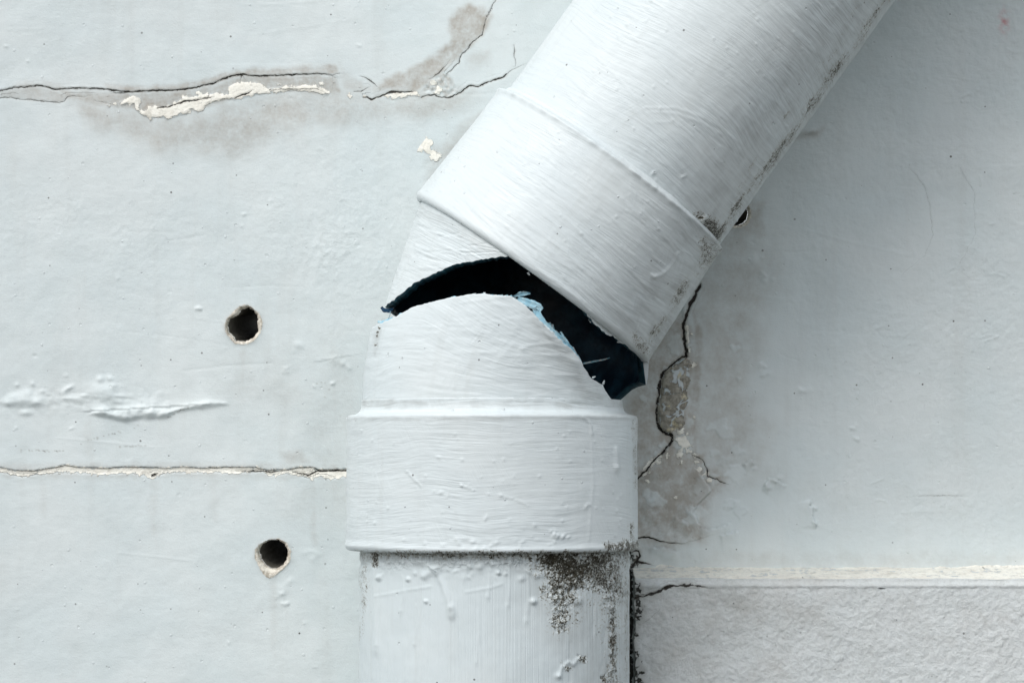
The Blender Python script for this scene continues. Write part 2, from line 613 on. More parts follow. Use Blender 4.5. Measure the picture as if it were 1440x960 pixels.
# --- stains, and pipe shade painted into the same layer
WF.spot([(20, 119), (55, 113), (85, 120), (85, 126), (20, 126)], .35, 6)
WF.spot([(150, 122), (215, 121), (255, 118), (290, 111), (330, 98), (400, 96), (430, 92), (472, 92), (477, 104), (420, 106), (345, 107),
         (300, 119), (250, 128), (190, 131)], .75, 5)
WF.spot([(88, 128), (185, 132), (250, 129), (300, 119), (340, 107), (455, 106), (474, 110), (478, 128), (462, 134), (400, 128), (340, 136),
         (260, 160), (200, 158), (150, 150), (95, 140)], .72, 5)
WF.spot([(0, 128), (55, 122), (78, 128), (95, 136), (85, 143), (20, 138), (0, 137)], .45, 3)
WF.spot([(110, 146), (170, 152), (220, 172), (290, 156), (350, 140), (460, 132), (560, 140), (660, 134), (640, 160), (500, 168), (400, 196),
         (300, 222), (200, 206), (140, 180)], .52, 26)
WF.spot([(478, 92), (480, 130), (545, 132), (545, 118), (520, 120), (497, 108)], .38, 8)
WF.spot([(633, 28), (645, 12), (660, 6), (680, 10), (692, 22), (685, 40), (675, 52), (660, 66), (640, 85), (620, 103), (600, 120), (585, 131),
         (565, 128), (530, 125), (545, 110), (570, 103), (580, 92), (610, 78), (632, 62), (637, 52), (631, 40)], .80, 6)
WF.spot([(520, 140), (590, 138), (600, 150), (540, 168), (525, 155)], .30, 9)
WF.spot([(655, 80), (690, 70), (685, 92), (660, 96)], .30, 7)
WF.spot([(600, 225), (640, 190), (672, 158), (690, 160), (640, 230), (600, 262)], .42, 11)
# right, behind the break: damp stains mixed with painted shade of the pipe
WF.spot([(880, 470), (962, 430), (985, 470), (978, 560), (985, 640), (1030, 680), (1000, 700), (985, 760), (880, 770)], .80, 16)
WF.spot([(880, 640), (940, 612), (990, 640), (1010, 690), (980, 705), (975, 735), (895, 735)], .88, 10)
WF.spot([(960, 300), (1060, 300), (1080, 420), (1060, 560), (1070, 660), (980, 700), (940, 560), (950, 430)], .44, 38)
WF.spot([(1095, 190), (1160, 180), (1150, 195), (1110, 200)], .35, 8)
WF.spot([(1025, 275), (1075, 285), (1072, 330), (1020, 345)], .5, 9)
WF.spot([(420, 540), (480, 470), (500, 560), (490, 700), (420, 720)], .16, 40)
WF.spot([(300, 490), (400, 490), (420, 560), (340, 560)], .14, 30)
WF.spot([(890, 775), (1440, 780), (1440, 800), (890, 800)], .22, 9)
WF.spot([(395, 635), (425, 630), (440, 652), (400, 656)], .35, 8)
WF.spot([(0, 652), (230, 650), (470, 652), (485, 676), (300, 672), (100, 672), (0, 672)], .28, 5)

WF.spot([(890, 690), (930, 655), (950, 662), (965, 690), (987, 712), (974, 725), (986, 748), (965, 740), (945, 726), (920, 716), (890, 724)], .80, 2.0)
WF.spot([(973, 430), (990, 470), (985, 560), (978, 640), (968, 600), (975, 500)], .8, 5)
for (x_, y_, L_, s_) in ((341, 486, 60, .20), (384, 812, 110, .18), (60, 668, 60, .14), (215, 671, 90, .16), (300, 665, 70, .12), (440, 675, 90, .22), (120, 593, 45, .12), (1100, 60, 160, .06), (1250, 120, 200, .05)):
    WF.spot([(x_-5, y_), (x_+6, y_), (x_+4, y_+L_), (x_-2, y_+L_*.9)], s_, 6)
# --- exposed filler
P1 = [(168, 144), (175, 141), (185, 136), (193, 136), (197, 140), (196, 148), (197, 155), (203, 157), (207, 150), (212, 148), (225, 151),
      (235, 150), (250, 144), (258, 136), (270, 137), (285, 133), (293, 134), (305, 131), (312, 134), (322, 133), (322, 123), (330, 118),
      (340, 116), (350, 117), (360, 116), (372, 120), (375, 126), (385, 124), (400, 122), (430, 120), (445, 121), (455, 125), (463, 131),
      (460, 135), (450, 132), (440, 129), (420, 127.5), (400, 128), (385, 130.5), (370, 132), (350, 136), (330, 141), (322, 139), (300, 143),
      (290, 148), (286, 155), (278, 159), (270, 153), (262, 161), (250, 163), (235, 169), (230, 165), (215, 165), (211, 171), (209, 165),
      (200, 162), (192, 154), (190, 147), (180, 146), (172, 149)]
FILL_A = P1
WF.putty(P1, 1.2, .9)
P2 = [(540, 135), (552, 131), (565, 131), (578, 129), (588, 129), (592, 136), (580, 135), (572, 136), (556, 140), (548, 137)]
WF.putty(P2, .8, .9)
for (x, y, r) in ((153, 149, 3), (164, 147, 3), (493, 135, 3), (617, 127, 7), (609, 116, 6), (280, 132, 4), (392, 120, 3), (452, 119, 3), (514, 136, 2.5)):
    WF.putty([(x+r*math.cos(a)*RNG.uniform(.7, 1.2), y+r*.8*math.sin(a)*RNG.uniform(.7, 1.2)) for a in np.linspace(0, 6.28, 9)[:-1]], .8, .3)
GRAV = [(592, 128), (605, 117), (615, 108), (625, 103), (636, 112), (642, 125), (645, 131), (628, 137), (615, 135), (605, 131)]
w = WF.box(GRAV, 10)
_g = sstep(3, -3, poly_sdf(WF.X[w], WF.Y[w], GRAV))
WF.h[w] += _g*(1.6*fbm(WF.X[w], WF.Y[w], 6.5, 2, 51)-.8)
WF.stain[w] = np.maximum(WF.stain[w]*(1-_g), _g*(.5+.6*fbm(WF.X[w], WF.Y[w], 6, 2, 52)))
for (x, y, r) in ((597, 206, 5), (604, 203, 4), (603, 211, 5), (609, 215, 4), (613, 221, 5), (617, 218, 3), (592, 210, 3), (600, 199, 3), (608, 223, 2.5)):
    WF.putty([(x+1.35*r*math.cos(a)*RNG.uniform(.6, 1.3), y+1.35*r*math.sin(a)*RNG.uniform(.6, 1.3)) for a in np.linspace(0, 6.28, 9)[:-1]], .4, .6)
SEAM_TOP = [(-40, 652), (0, 657), (20, 661), (45, 662), (65, 659), (72, 658), (92, 654), (110, 657), (150, 658), (185, 656), (205, 657),
            (235, 658), (258, 656), (280, 658), (330, 656.5), (360, 657), (375, 661), (390, 660), (405, 660), (420, 657.5), (440, 657), (447, 660),
            (485, 659), (520, 659)]
SEAM_BOT = [(-40, 659), (0, 663), (15, 667), (32, 670), (48, 667), (70, 665), (110, 665), (135, 667), (185, 665), (200, 668), (215, 671),
            (222, 668), (240, 664), (280, 664), (300, 664.5), (335, 665), (345, 664), (370, 663.5), (378, 669), (388, 669), (403, 664), (412, 666),
            (430, 671), (440, 674), (447, 669), (455, 669), (465, 674), (485, 670), (520, 668)]
SEAM_POLY = SEAM_TOP+SEAM_BOT[::-1]
w = WF.box(SEAM_POLY, 25)
_sd = poly_sdf(WF.X[w], WF.Y[w], rag(SEAM_POLY, 5, .5, True))
WF.put[w] = np.minimum(WF.put[w], _sd)
WF.h[w] -= 1.3*sstep(1.2, -2.0, _sd)
WF.h[w] += .8*np.exp(-np.maximum(_sd, 0)/9.0)*(_sd > 0)*(WF.Y[w] < 662)
WF.putty([(949, 616), (956, 617), (964, 612), (968, 620), (973, 627), (963, 631), (961, 640), (957, 645), (950, 643), (951, 634), (956, 628), (951, 622)], .7, .8)
WF.putty([(972, 647), (980, 645), (987, 648), (978, 653)], .6, .6)
WF.putty([(991, 657), (997, 664), (993, 669), (983, 672), (986, 667), (990, 664)], .6, .6)
WF.putty([(901, 668), (906, 655), (918, 645), (930, 636), (934, 640), (921, 652), (910, 664)], .6, 1.5)

WF.putty([(965, 503), (958, 502), (948, 510), (936, 521), (930, 534), (927, 553), (931, 553), (934, 536), (941, 524), (950, 515), (960, 508)], .6, .8)
WF.putty([(931, 604), (940, 609), (946, 607), (951, 601), (946, 596), (942, 603), (934, 600)], .6, .8)
WF.putty([(967, 446), (964, 458), (966, 475), (967, 500), (970, 500), (969, 472), (968, 456)], .4, .8)
for (x, y, r) in ((953, 618, 4), (969, 634, 4), (958, 650, 3.5), (978, 640, 3), (983, 660, 3), (998, 676, 3), (938, 640, 3.5), (926, 650, 3), (914, 662, 3), (975, 512, 3), (972, 470, 2.5), (976, 586, 3),
                  (950, 700, 2.5), (940, 605, 4), (956, 606, 4), (966, 610, 3), (910, 676, 2.5)):
    WF.putty([(x+r*math.cos(a)*RNG.uniform(.5, 1.6), y+r*math.sin(a)*RNG.uniform(.4, 1.3)) for a in np.linspace(0, 6.28, 9)[:-1]], .8, .7)
for k in range(26):
    x, y = RNG.uniform(905, 1040), RNG.uniform(470, 745)
    r = RNG.uniform(4, 15)
    w = WF.win(x-40, y-40, x+40, y+40)
    sd = poly_sdf(WF.X[w], WF.Y[w], [(x+r*math.cos(a)*RNG.uniform(.5, 1.5), y+r*math.sin(a)*RNG.uniform(.4, 1.3)) for a in np.linspace(0, 6.28, 10)[:-1]])
    sd = sd+2.5*fbm(WF.X[w], WF.Y[w], 9, 3, 111)
    WF.stain[w] *= 1-RNG.uniform(.25, .7)*sstep(1.2, -1.2, sd)
    WF.h[w] += .8*sstep(1.0, -1.0, sd)
for k in range(46):                                   # faint trowel marks
    x, y = RNG.uniform(0, 1400), RNG.uniform(0, 780)
    L = RNG.uniform(40, 170); a = RNG.normal(0, .12)
    WF.stroke([(x, y), (x+L*.5, y+L*.5*a+RNG.uniform(-3, 3)), (x+L, y+L*a)], RNG.uniform(1.4, 3.0), RNG.uniform(-.35, .35))
# --- cracks
C1 = [(-40, 132), (0, 128), (10, 126), (20, 123), (35, 123), (53, 120.5), (63, 122), (76, 126), (100, 124.5), (135, 125), (160, 127.5), (185, 130),
      (215, 127.5), (250, 127), (270, 124.5), (285, 120.5), (300, 117.5), (315, 111), (332, 106), (345, 105.5), (355, 107), (385, 107), (415, 105),
      (440, 104.5), (457, 104.5), (468, 107)]
WF.crack(C1, [1.0, .9, 1.2, 1.0, 1.3, 1.3, 1.4, 1.3, 1.3, .6], 3.0, .5, 5, lip=2.0)
WF.crack([(468, 107), (472, 104), (477, 104)], [.7, .5], 1, .2)
WF.crack([(340, 106), (339, 111)], [1.2, .4], 1, .2)
WF.crack([(467, 106), (469, 116), (467, 128)], [.5, .3, .2], .6, .4)
WF.crack([(-40, 139), (0, 138), (15, 137.5), (22, 139), (45, 141), (65, 143), (83, 145), (90, 143), (95, 136), (105, 135.5), (117, 137), (128, 134)], [.8, .7, .8, .7, .3], 1.2, .5)
WF.crack([(130, 141), (150, 145), (165, 147)], [.4, .5, .3], .8, .4)
WF.crack([(155, 131), (170, 132), (185, 130.5)], [.3, .8, .4], .8, .3)
WF.crack([(221, 153), (232, 151), (240, 150), (250, 146), (262, 143), (272, 142), (283, 140), (295, 138)], [1.0, 1.5, 1.3, 1.2, .8], 2.5, .8, 4)
WF.crack([(330, 139), (334, 136), (345, 133), (353, 129)], [.8, 2.0, 1.8, .5], 3, .5, 4)
WF.crack([(378, 128), (400, 126), (430, 125.5), (446, 126), (458, 131)], [.5, .7, .8, .7, .4], 1.5, .5)
WF.crack([(497, 129), (508, 129), (518, 123)], [.5, .9, .4], 1.0, .4)
WF.crack([(505, 107), (515, 110), (523, 115), (530, 122)], [.3, .8, 1.0, .4], 1.0, .3)
WF.crack([(510, 137), (516, 137), (522, 141), (533, 136), (545, 131), (553, 129.5), (570, 130), (581, 129)], [.8, 1.4, 1.2, 1.6, 2.0, 1.4, .8], 2.5, .8, 4)
WF.crack([(592, 138), (598, 135), (604, 134), (611, 133), (616, 136), (628, 138), (640, 134), (650, 129), (660, 120.5), (673, 122), (685, 116), (700, 111),
          (707, 110), (712, 105)], [.9, 1.2, .9, 1.1, 1.1, 1.3, 1.4, 1.3, 1.5, 1.0], 2.5, .7, 4, lip=1.0)
WF.crack([(712, 105), (720, 99), (735, 92)], [.5, .6, .4], 1, .4)
WF.crack([(603, 112), (617, 104), (625, 94), (632, 86)], [.4, .9, .8, .3], 1.4, .5)
WF.crack([(628, 105), (637, 96), (645, 89), (648, 79), (660, 66), (668, 57), (678, 50), (680, 40), (683, 28), (688, 18), (693, 8), (698, 0), (702, -20)],
         [.7, .9, .8, 1.0, .9, .8, .8, .7], 1.6, .8, 4)
WF.crack([(683, 28), (690, 18), (694, 10)], [.3, .5, .3], .8, .5)
WF.crack([(723, 62), (724, 72), (723, 80), (726, 92)], [.4, .8, .6, .5], 1, .5)
# seam edges
WF.crack([(p[0], p[1]) for p in SEAM_TOP[:-2]], [.6, .55, .8, .6, .7, .7, .5, .8, .6, .6, .9], 1.2, .4)
WF.crack(SEAM_BOT[:-2], [.5, .6, .7, .3, .2, .3, .5, .2, .2, .3, .5, .4], .8, .4)
WF.crack([(330, 662), (345, 663), (372, 662.5), (385, 664), (400, 661.5)], [.3, 1.0, 1.1, 1.0, .5], 1.6, .5)
WF.crack([(410, 663), (425, 666), (434, 668), (444, 663), (448, 661)], [.6, .9, 1.2, 1.2, 1.4], 2.2, .4)
WF.crack([(446, 661.5), (455, 662), (470, 661.5), (486, 661), (520, 661)], [1.2, 1.9, 2.0, 1.9, 1.9], 5, .3)
WF.crack([(213, 669), (217, 667), (222, 665)], [1.6, 1.6, .6], 2, .4)
# right crack and flake
FLAKE = [(964, 502), (959, 503), (949, 511), (936, 522), (930, 534), (928, 553), (926, 563), (924, 580), (926, 594.5), (932, 605), (940, 609),
         (945, 607), (951, 602), (956, 605), (963, 596), (961, 580), (969, 566), (965, 548), (971, 536), (968, 521), (973, 513), (968, 505)]
XB = np.array([(-4000, 1033), (0, 1033), (300, 900), (430, 958), (455, 961), (488, 964), (502, 964), (511, 949), (522, 936), (534, 930), (553, 928), (580, 924),
               (594, 926), (605, 932), (612, 943), (620, 943), (635, 934), (649, 918), (668, 902), (700, 700), (4000, 700)], float)
w = WF.box(FLAKE, 20)
_sf = poly_sdf(WF.X[w], WF.Y[w], rag(FLAKE, 4, .8, True))
WF.h[w] += (6.0*sstep(3, -12, _sf)+1.6*fbm(WF.X[w], WF.Y[w], 11, 3, 21)*sstep(2, -3, _sf))
# right board stands proud of the left one near the crack
w = WF.win(860, 380, 1080, 720)
_x = WF.X[w]-np.interp(WF.Y[w], XB[:, 0], XB[:, 1])
WF.h[w] += 4.0*sstep(-1.5, 2.5, _x)*sstep(75, 5, _x)*sstep(380, 450, WF.Y[w])*sstep(700, 650, WF.Y[w])
WF.crack([(985, 400), (972, 425), (965, 443), (961, 455), (962, 472), (964, 488), (965, 501)], [2.6, 3.4, 3.4, 2.8, 3.2, 3.0], 10, .9, 4)
WF.crack([(966, 501), (959, 502), (949, 510), (936, 521), (930, 533), (927.5, 553), (925.5, 563), (923.5, 580), (925, 595), (932, 606), (941, 610), (944, 613)],
         [1.6, 2.8, 3.6, 5.0, 4.6, 3.6, 3.6, 3.6, 3.2, 3.4, 3.6], 10, 1.1, 4)
WF.crack([(944, 610), (945, 616), (943, 622), (934, 635), (918, 649), (902, 668), (894, 676)], [3.0, 2.6, 1.8, 1.6, 1.8, 1.6], 4, 1.0, 4)
WF.crack([(972, 638), (979, 642), (988, 647), (994, 659), (995, 669), (1005, 673), (1019, 679)], [.6, 1.0, 1.0, 1.3, 1.3, 1.2, .8], 2, .8, 4)
WF.crack([(895, 756), (912, 755), (929, 761), (945, 763), (962, 764)], [1.6, 1.6, 1.3, .9, .3], 3, .6, 5, lip=3)
WF.crack([(962, 764), (985, 757), (1000, 752)], [.4, .4, .2], 1, .6, lip=1.5)
WF.crack([(893, 790), (905, 791), (914, 793)], [2.0, 2.5, .8], 3, .6, 4)
WF.crack([(888, 772), (898, 774), (900, 782), (893, 790), (889, 796)], [2.2, 2.2, 2., 2.4, 3.], 3, .8, 4)
# hairlines on the right
for pl, hw in (([(1280, 238), (1290, 248), (1300, 262), (1308, 290), (1312, 330), (1300, 360), (1270, 385)], [.25, .35, .3, .25, .2]),
               ([(1350, 235), (1370, 270), (1372, 330), (1350, 370)], [.2, .3, .25, .2]), ([(1290, 697), (1315, 697), (1352, 697)], [.3, .5, .3])):
    WF.crack(pl, hw, .8, 1.0, 6, lip=.8)
WF.crack([(447, 508), (470, 504), (492, 500)], [.2, .3, .2], .8, .5, lip=1.0)
# flaked paint edges (lips) right of the break
for pl in ([(975, 652), (1000, 690), (985, 705), (974, 720), (985, 738), (980, 752)], [(945, 724), (962, 732), (972, 745), (965, 757)],
           [(982, 742), (1000, 744), (1015, 739), (1030, 735)], [(1010, 752), (1022, 750), (1040, 747)], [(912, 768), (935, 770), (955, 778)],
           [(1042, 655), (1055, 645), (1062, 652)], [(1070, 690), (1080, 672), (1095, 676), (1108, 682)], [(1138, 700), (1143, 720), (1148, 745)]):
    w = WF.box(pl, 26)
    sd, d, al = line_dist(WF.X[w], WF.Y[w], rag(pl, 5, 1.6))
    e = sstep(0, .15, al)*sstep(1, .85, al)
    WF.h[w] += e*np.where(sd > 0, 4.2*np.exp(-d/9), .0)-e*1.2*np.exp(-(d/1.6)**2)
w = WF.win(880, 690, 1000, 800)
WF.h[w] += 2.6*fbm(WF.X[w], WF.Y[w], 38, 3, 33)*sstep(1000, 930, WF.X[w])*sstep(690, 720, WF.Y[w])

# --- blisters of paint on the left
for b in ((33, 563, 24, 8, 4.5), (24, 541, 3, 3, 1.6), (46, 540, 3, 3, 1.8), (38, 553, 8, 5, 2.5), (60, 550, 4, 2.4, 1.4), (36, 580, 9, 4, 2.8), (12, 566, 9, 4, 2.5),
          (52, 566, 9, 5, 2.4), (18, 557, 6, 4, 1.8), (96, 546, 8, 2.8, 2.6, -.5), (90, 553, 4, 4, 2.), (93, 560, 6, 3, 2.2), (108, 561, 11, 4, 2.4), (118, 556, 5, 3, 1.5),
          (141, 533, 5, 4.5, 3.), (155, 532, 6, 4, 2.8, .5), (147, 548, 19, 9, 4.5), (152, 558, 20, 7, 3.2), (165, 565, 11, 3, 1.6), (170, 557, 9, 2.4, 1.2), (197, 556, 3, 2, 1.),
          (210, 566, 8, 4, 1.3), (93, 528, 4, 2.4, 1.), (68, 554, 4, 2, .9), (160, 542, 5, 4, 2.)):
    WF.blob(b[0], b[1], b[2], b[3], b[4]*.8, b[5] if len(b) > 5 else 0)
RIDGE = [(123, 583), (138, 574), (145, 571), (160, 577), (172, 572), (190, 570), (205, 569), (225, 572), (242, 575), (262, 568), (290, 562), (318, 564), (325, 569), (290, 575),
         (262, 577), (246, 580), (236, 588), (210, 590), (195, 589), (178, 593.5), (160, 590), (145, 587)]
w = WF.box(RIDGE, 30)
X_, Y_ = WF.X[w], WF.Y[w]
_sd = poly_sdf(X_, Y_, rag(RIDGE, 5, .7, True))
WF.h[w] += (3.6*sstep(2.5, -10, _sd)*sstep(345, 245, X_)+1.6*sstep(1, -6, _sd))*(1+.35*fbm(X_, Y_, 13, 2, 41))
WF.h[w] += 2.2*np.exp(-np.maximum(_sd, 0)/7)*(Y_ < np.interp(X_, [120, 330], [578, 566]))*sstep(340, 250, X_)
w = WF.win(0, 520, 240, 600)
WF.h[w] += .55*fbm(WF.X[w], WF.Y[w], 9, 2, 43)*np.exp(-((WF.Y[w]-563)/20)**2)
# small scars, nibs, scuffs
for (x, y, r, h) in ((436, 780, 10, .8), (395, 835, 7, 1.1), (401, 848, 5, 1.2), (395, 826, 14, .8), (470, 510, 9, .9), (485, 515, 10, 1.), (468, 540, 3, 1.2),
                     (1072, 515, 5, 1.5), (1076, 526, 6, 1.3), (1130, 552, 9, 1.6), (1200, 600, 5, 1.2), (1205, 618, 4, 1.3), (1080, 682, 7, 1.8), (1092, 676, 6, 1.8),
                     (1146, 715, 4, 1.8), (1146, 735, 4, 1.8), (280, 435, 4, 1.4), (405, 520, 6, .9), (425, 485, 12, .8), (1055, 655, 7, 1.5), (1035, 640, 10, 1.),
                     (1145, 185, 6, 1.5), (1120, 80, 9, 1.), (1165, 40, 9, 1.), (1080, 390, 7, 1.5), (1065, 365, 10, 1.)):
    for k in range(4):
        WF.blob(x+RNG.uniform(-r, r), y+RNG.uniform(-r, r)*.7, RNG.uniform(.25, .6)*r+1, RNG.uniform(.2, .4)*r+.8, h*RNG.uniform(.5, 1.1), RNG.uniform(-1, 1))
for k in range(110):
    WF.blob(RNG.uniform(0, 1440), RNG.uniform(0, 960), RNG.uniform(1.4, 4), RNG.uniform(1.2, 2.4), RNG.uniform(-1., 1.1), RNG.uniform(-.6, .6))
for k in range(30):
    x, y = RNG.uniform(1000, 1440), RNG.uniform(40, 780)
    a = RNG.uniform(-.5, .5)+(1.3 if RNG.random() < .4 else 0)
    L = RNG.uniform(8, 34)
    WF.stroke([(x, y), (x+L*math.cos(a)*.5, y+L*math.sin(a)*.5+RNG.uniform(-3, 3)), (x+L*math.cos(a), y+L*math.sin(a))], RNG.uniform(1., 1.8), RNG.uniform(-.5, 1.))
for pl, n, sp in (([(30, 633), (60, 633), (90, 633)], 22, .9), ([(95, 631), (150, 612), (200, 597)], 16, 1.0), ([(168, 628), (190, 627), (206, 626)], 12, .9), ([(237, 587), (255, 576), (264, 573)], 14, .6),
                  ([(440, 520), (490, 600), (480, 640)], 8, 4)):
    pl = rag(pl, 3, .3)
    for k in range(n):
        q = pl[RNG.integers(len(pl))]+RNG.normal(0, sp, 2)
        WF.spot([(q[0]-1.4, q[1]-.9), (q[0]+1.4, q[1]-.9), (q[0]+1.4, q[1]+.9), (q[0]-1.4, q[1]+.9)], .62, 1.2, 'grime')
# mould near the break, the foot of the right wall and the gap, whose shade is painted in too
WF.spot([(884, 770), (905, 768), (900, 800), (884, 806)], .75, 8, 'grime')
WF.spot([(870, 790), (892, 790), (892, 1000), (870, 1000)], .9, 6, 'grime')
WF.spot([(1048, 288), (1062, 292), (1060, 312), (1042, 326), (1030, 330), (1040, 310)], .30, 7, 'grime')
WF.spot([(944, 585), (962, 590), (955, 612), (940, 616)], .35, 5, 'grime')
WF.spot([(1110, 186), (1152, 184), (1150, 192), (1120, 196)], .40, 4, 'grime')
WF.spot([(964, 672), (980, 674), (980, 706), (968, 706)], .22, 6, 'grime')

# --- drilled holes
HOLES = [
    dict(out=[(346.7, 427.5), (353, 431), (365, 441), (369, 453), (367, 467), (358, 479), (347, 484.5), (330, 483), (317.5, 468), (315.5, 458), (319, 447.5), (330, 437), (338, 430)],
         inn=[(348, 431), (356, 435), (362, 444), (362, 455), (363, 465), (356, 475), (345, 480), (331, 479), (321, 467), (318.5, 457.5), (322, 448), (334, 443), (338, 435)],
         tilt=(9, -5), label='upper round drill hole with a thin cream rim'),
    dict(out=[(378, 758), (392, 757), (404, 763), (409, 775), (408, 788), (402, 796), (393, 803), (384, 811), (376, 812), (368, 803), (363, 793), (358, 783), (358, 773), (364, 765)],
         inn=[(378, 759), (391, 758), (400, 764), (405, 774), (404, 786), (398, 794), (388, 800), (380, 799), (373, 795), (367, 787), (364, 779), (364, 771), (370, 763)],
         tilt=(10, -10), label='lower round drill hole with a wide chipped cream rim below'),
    dict(out=[(1037+20*math.cos(a), 301+20*math.sin(a)) for a in np.linspace(0, 6.283, 15)[:-1]],
         inn=[(1036+17*math.cos(a), 300+17*math.sin(a)) for a in np.linspace(0, 6.283, 15)[:-1]],
         tilt=(-8, -3), label='drill hole half hidden behind the slanted pipe'),
]
hole_mask = np.zeros(GX.shape, bool)
for H in HOLES:
    w = WF.box(H['out'], 30)
    sd = poly_sdf(WF.X[w], WF.Y[w], H['out'])
    WF.stain[w] = np.maximum(WF.stain[w], .35*np.exp(-np.maximum(sd, 0)/2.5))
    WF.h[w] += .8*np.exp(-np.maximum(sd, 0)/3.0)
    hm = hole_mask[w]; hm |= sd < -1.2; hole_mask[w] = hm

# vertices and faces, split into panels
WV = np.stack([(GX-720)*S, -WF.h*S, (PY0-GY)*S], -1).reshape(-1, 3)
ny, nx = GX.shape
idx = np.arange(ny*nx).reshape(ny, nx)
WFc = np.stack([idx[:-1, :-1], idx[1:, :-1], idx[1:, 1:], idx[:-1, 1:]], -1)
cx = .5*(GX[:-1, :-1]+GX[1:, 1:]); cy = .5*(GY[:-1, :-1]+GY[1:, 1:])
lab = np.zeros(cx.shape, int)
seam_mid = np.interp(cx, [p[0] for p in SEAM_TOP], [p[1]+3 for p in SEAM_TOP])
lab[cy > seam_mid] = 1
lab[cx > np.interp(cy, XB[:, 0], XB[:, 1])] = 2
# sits in the joint / crack
ins = np.zeros(cx.shape, bool)
m = (cx > -40) & (cx < 520) & (cy > 640) & (cy < 690)
ins[m] = poly_sdf(cx[m], cy[m], SEAM_POLY) < 0
lab[ins] = 3
ins[:] = False
m = (cx > 160) & (cx < 470) & (cy > 105) & (cy < 180)
ins[m] = poly_sdf(cx[m], cy[m], FILL_A) < 1.0
lab[ins] = 4
ins[:] = False
m = (cx > 915) & (cx < 980) & (cy > 495) & (cy < 615)
ins[m] = poly_sdf(cx[m], cy[m], FLAKE) < 0
lab[ins] = 5
hf = hole_mask[:-1, :-1] | hole_mask[1:, :-1] | hole_mask[1:, 1:] | hole_mask[:-1, 1:]

WALL = thing('plaster_wall', 'pale grey painted plaster wall with cracks and drill holes behind the broken pipe', 'wall', (0, 0, float((PY0-WY[-1])*S)))
names = [('wall_panel', 'upper left wall panel with a long horizontal crack'), ('wall_panel', 'lower left wall panel below the straight joint'),
         ('wall_panel', 'right wall panel with damp grey stains and painted shade beside the break'), ('joint_filler', 'cream filler exposed along the straight joint'),
         ('exposed_filler', 'flaking cream filler along the upper crack'), ('mortar_chip', 'rough grey mortar chip beside the broken pipe')]
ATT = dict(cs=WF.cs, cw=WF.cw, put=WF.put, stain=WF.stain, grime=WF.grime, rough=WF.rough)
_p = ((GX-1412)/6.5)**2+((GY-31)/15)**2
ATT['pink'] = .8*np.exp(-_p)*np.clip(.6+fbm(GX, GY, 9, 3, 77), 0, 1.3)+.22*np.exp(-((GX-1100)/14)**2-((GY-150)/30)**2)
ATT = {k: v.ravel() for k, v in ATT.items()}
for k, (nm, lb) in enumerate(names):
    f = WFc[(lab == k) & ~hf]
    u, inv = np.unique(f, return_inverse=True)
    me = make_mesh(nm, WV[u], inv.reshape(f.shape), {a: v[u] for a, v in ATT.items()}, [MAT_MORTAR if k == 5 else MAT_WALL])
    part(nm, me, WALL, lb)


def resample(poly, n):
    p = np.array(poly+[poly[0]], float)
    s_ = np.concatenate([[0], np.cumsum(np.linalg.norm(np.diff(p, axis=0), axis=1))])
    t = np.linspace(0, s_[-1], n, endpoint=False)
    return np.stack([np.interp(t, s_, p[:, 0]), np.interp(t, s_, p[:, 1])], 1)


for H in HOLES:
    n = 72
    po, pi = resample(H['out'], n), resample(H['inn'], n)
    c0 = pi.mean(0)
    pi = pi+RNG.normal(0, .45, pi.shape)
    po = po+RNG.normal(0, .25, po.shape)
    hb = float(np.interp(0, [0, 1], [0, 0]))
    ix = int(np.searchsorted(WX, c0[0])); iy = int(np.searchsorted(WY, c0[1]))
    base_h = float(WF.h[max(iy-22, 0), ix])
    rings = [(c0+(po-c0)*1.10, base_h-2.5), (po, base_h+.9), ((po*.45+pi*.55), base_h-.6), (pi, base_h-4), (pi+(c0-pi)*.03, base_h-9)]
    V = []
    for r, h in rings:
        for q in r:
            V.append(((q[0]-720)*S, -(h+RNG.normal(0, .25))*S, (PY0-q[1])*S))
    F = [(r*n+i, r*n+(i+1) % n, (r+1)*n+(i+1) % n, (r+1)*n+i) for r in range(len(rings)-1) for i in range(n)]
    rim = part('hole_rim', make_mesh('hole_rim', V, F, None, [MAT_RIM]), WALL)
    V = []
    dep = [7, 20, 45, 80, 130, 190]
    for d_ in dep:
        t = d_/60.0
        for q in pi:
            qq = c0+(q-c0)*(1.0 if d_ < 60 else 1.0)+np.array(H['tilt'])*t
            V.append(((qq[0]-720)*S, -(base_h-d_)*S, (PY0-qq[1])*S))
    F = [(r*n+i, r*n+(i+1) % n, (r+1)*n+(i+1) % n, (r+1)*n+i) for r in range(len(dep)-1) for i in range(n)]
    V.append((float((c0[0]+H['tilt'][0]*dep[-1]/60-720)*S), -(base_h-dep[-1])*S, float((PY0-c0[1]-H['tilt'][1]*dep[-1]/60)*S)))
    e = (len(dep)-1)*n
    F += [(e+i, e+(i+1) % n, len(V)-1, len(V)-1) for i in range(n)]
    F = [f if f[2] != f[3] else f for f in F]
    quads = [f for f in F if f[2] != f[3]]
    me = make_mesh('drill_hole', V, quads, None, [MAT_BORE])
    part('drill_hole', me, WALL, H['label'])

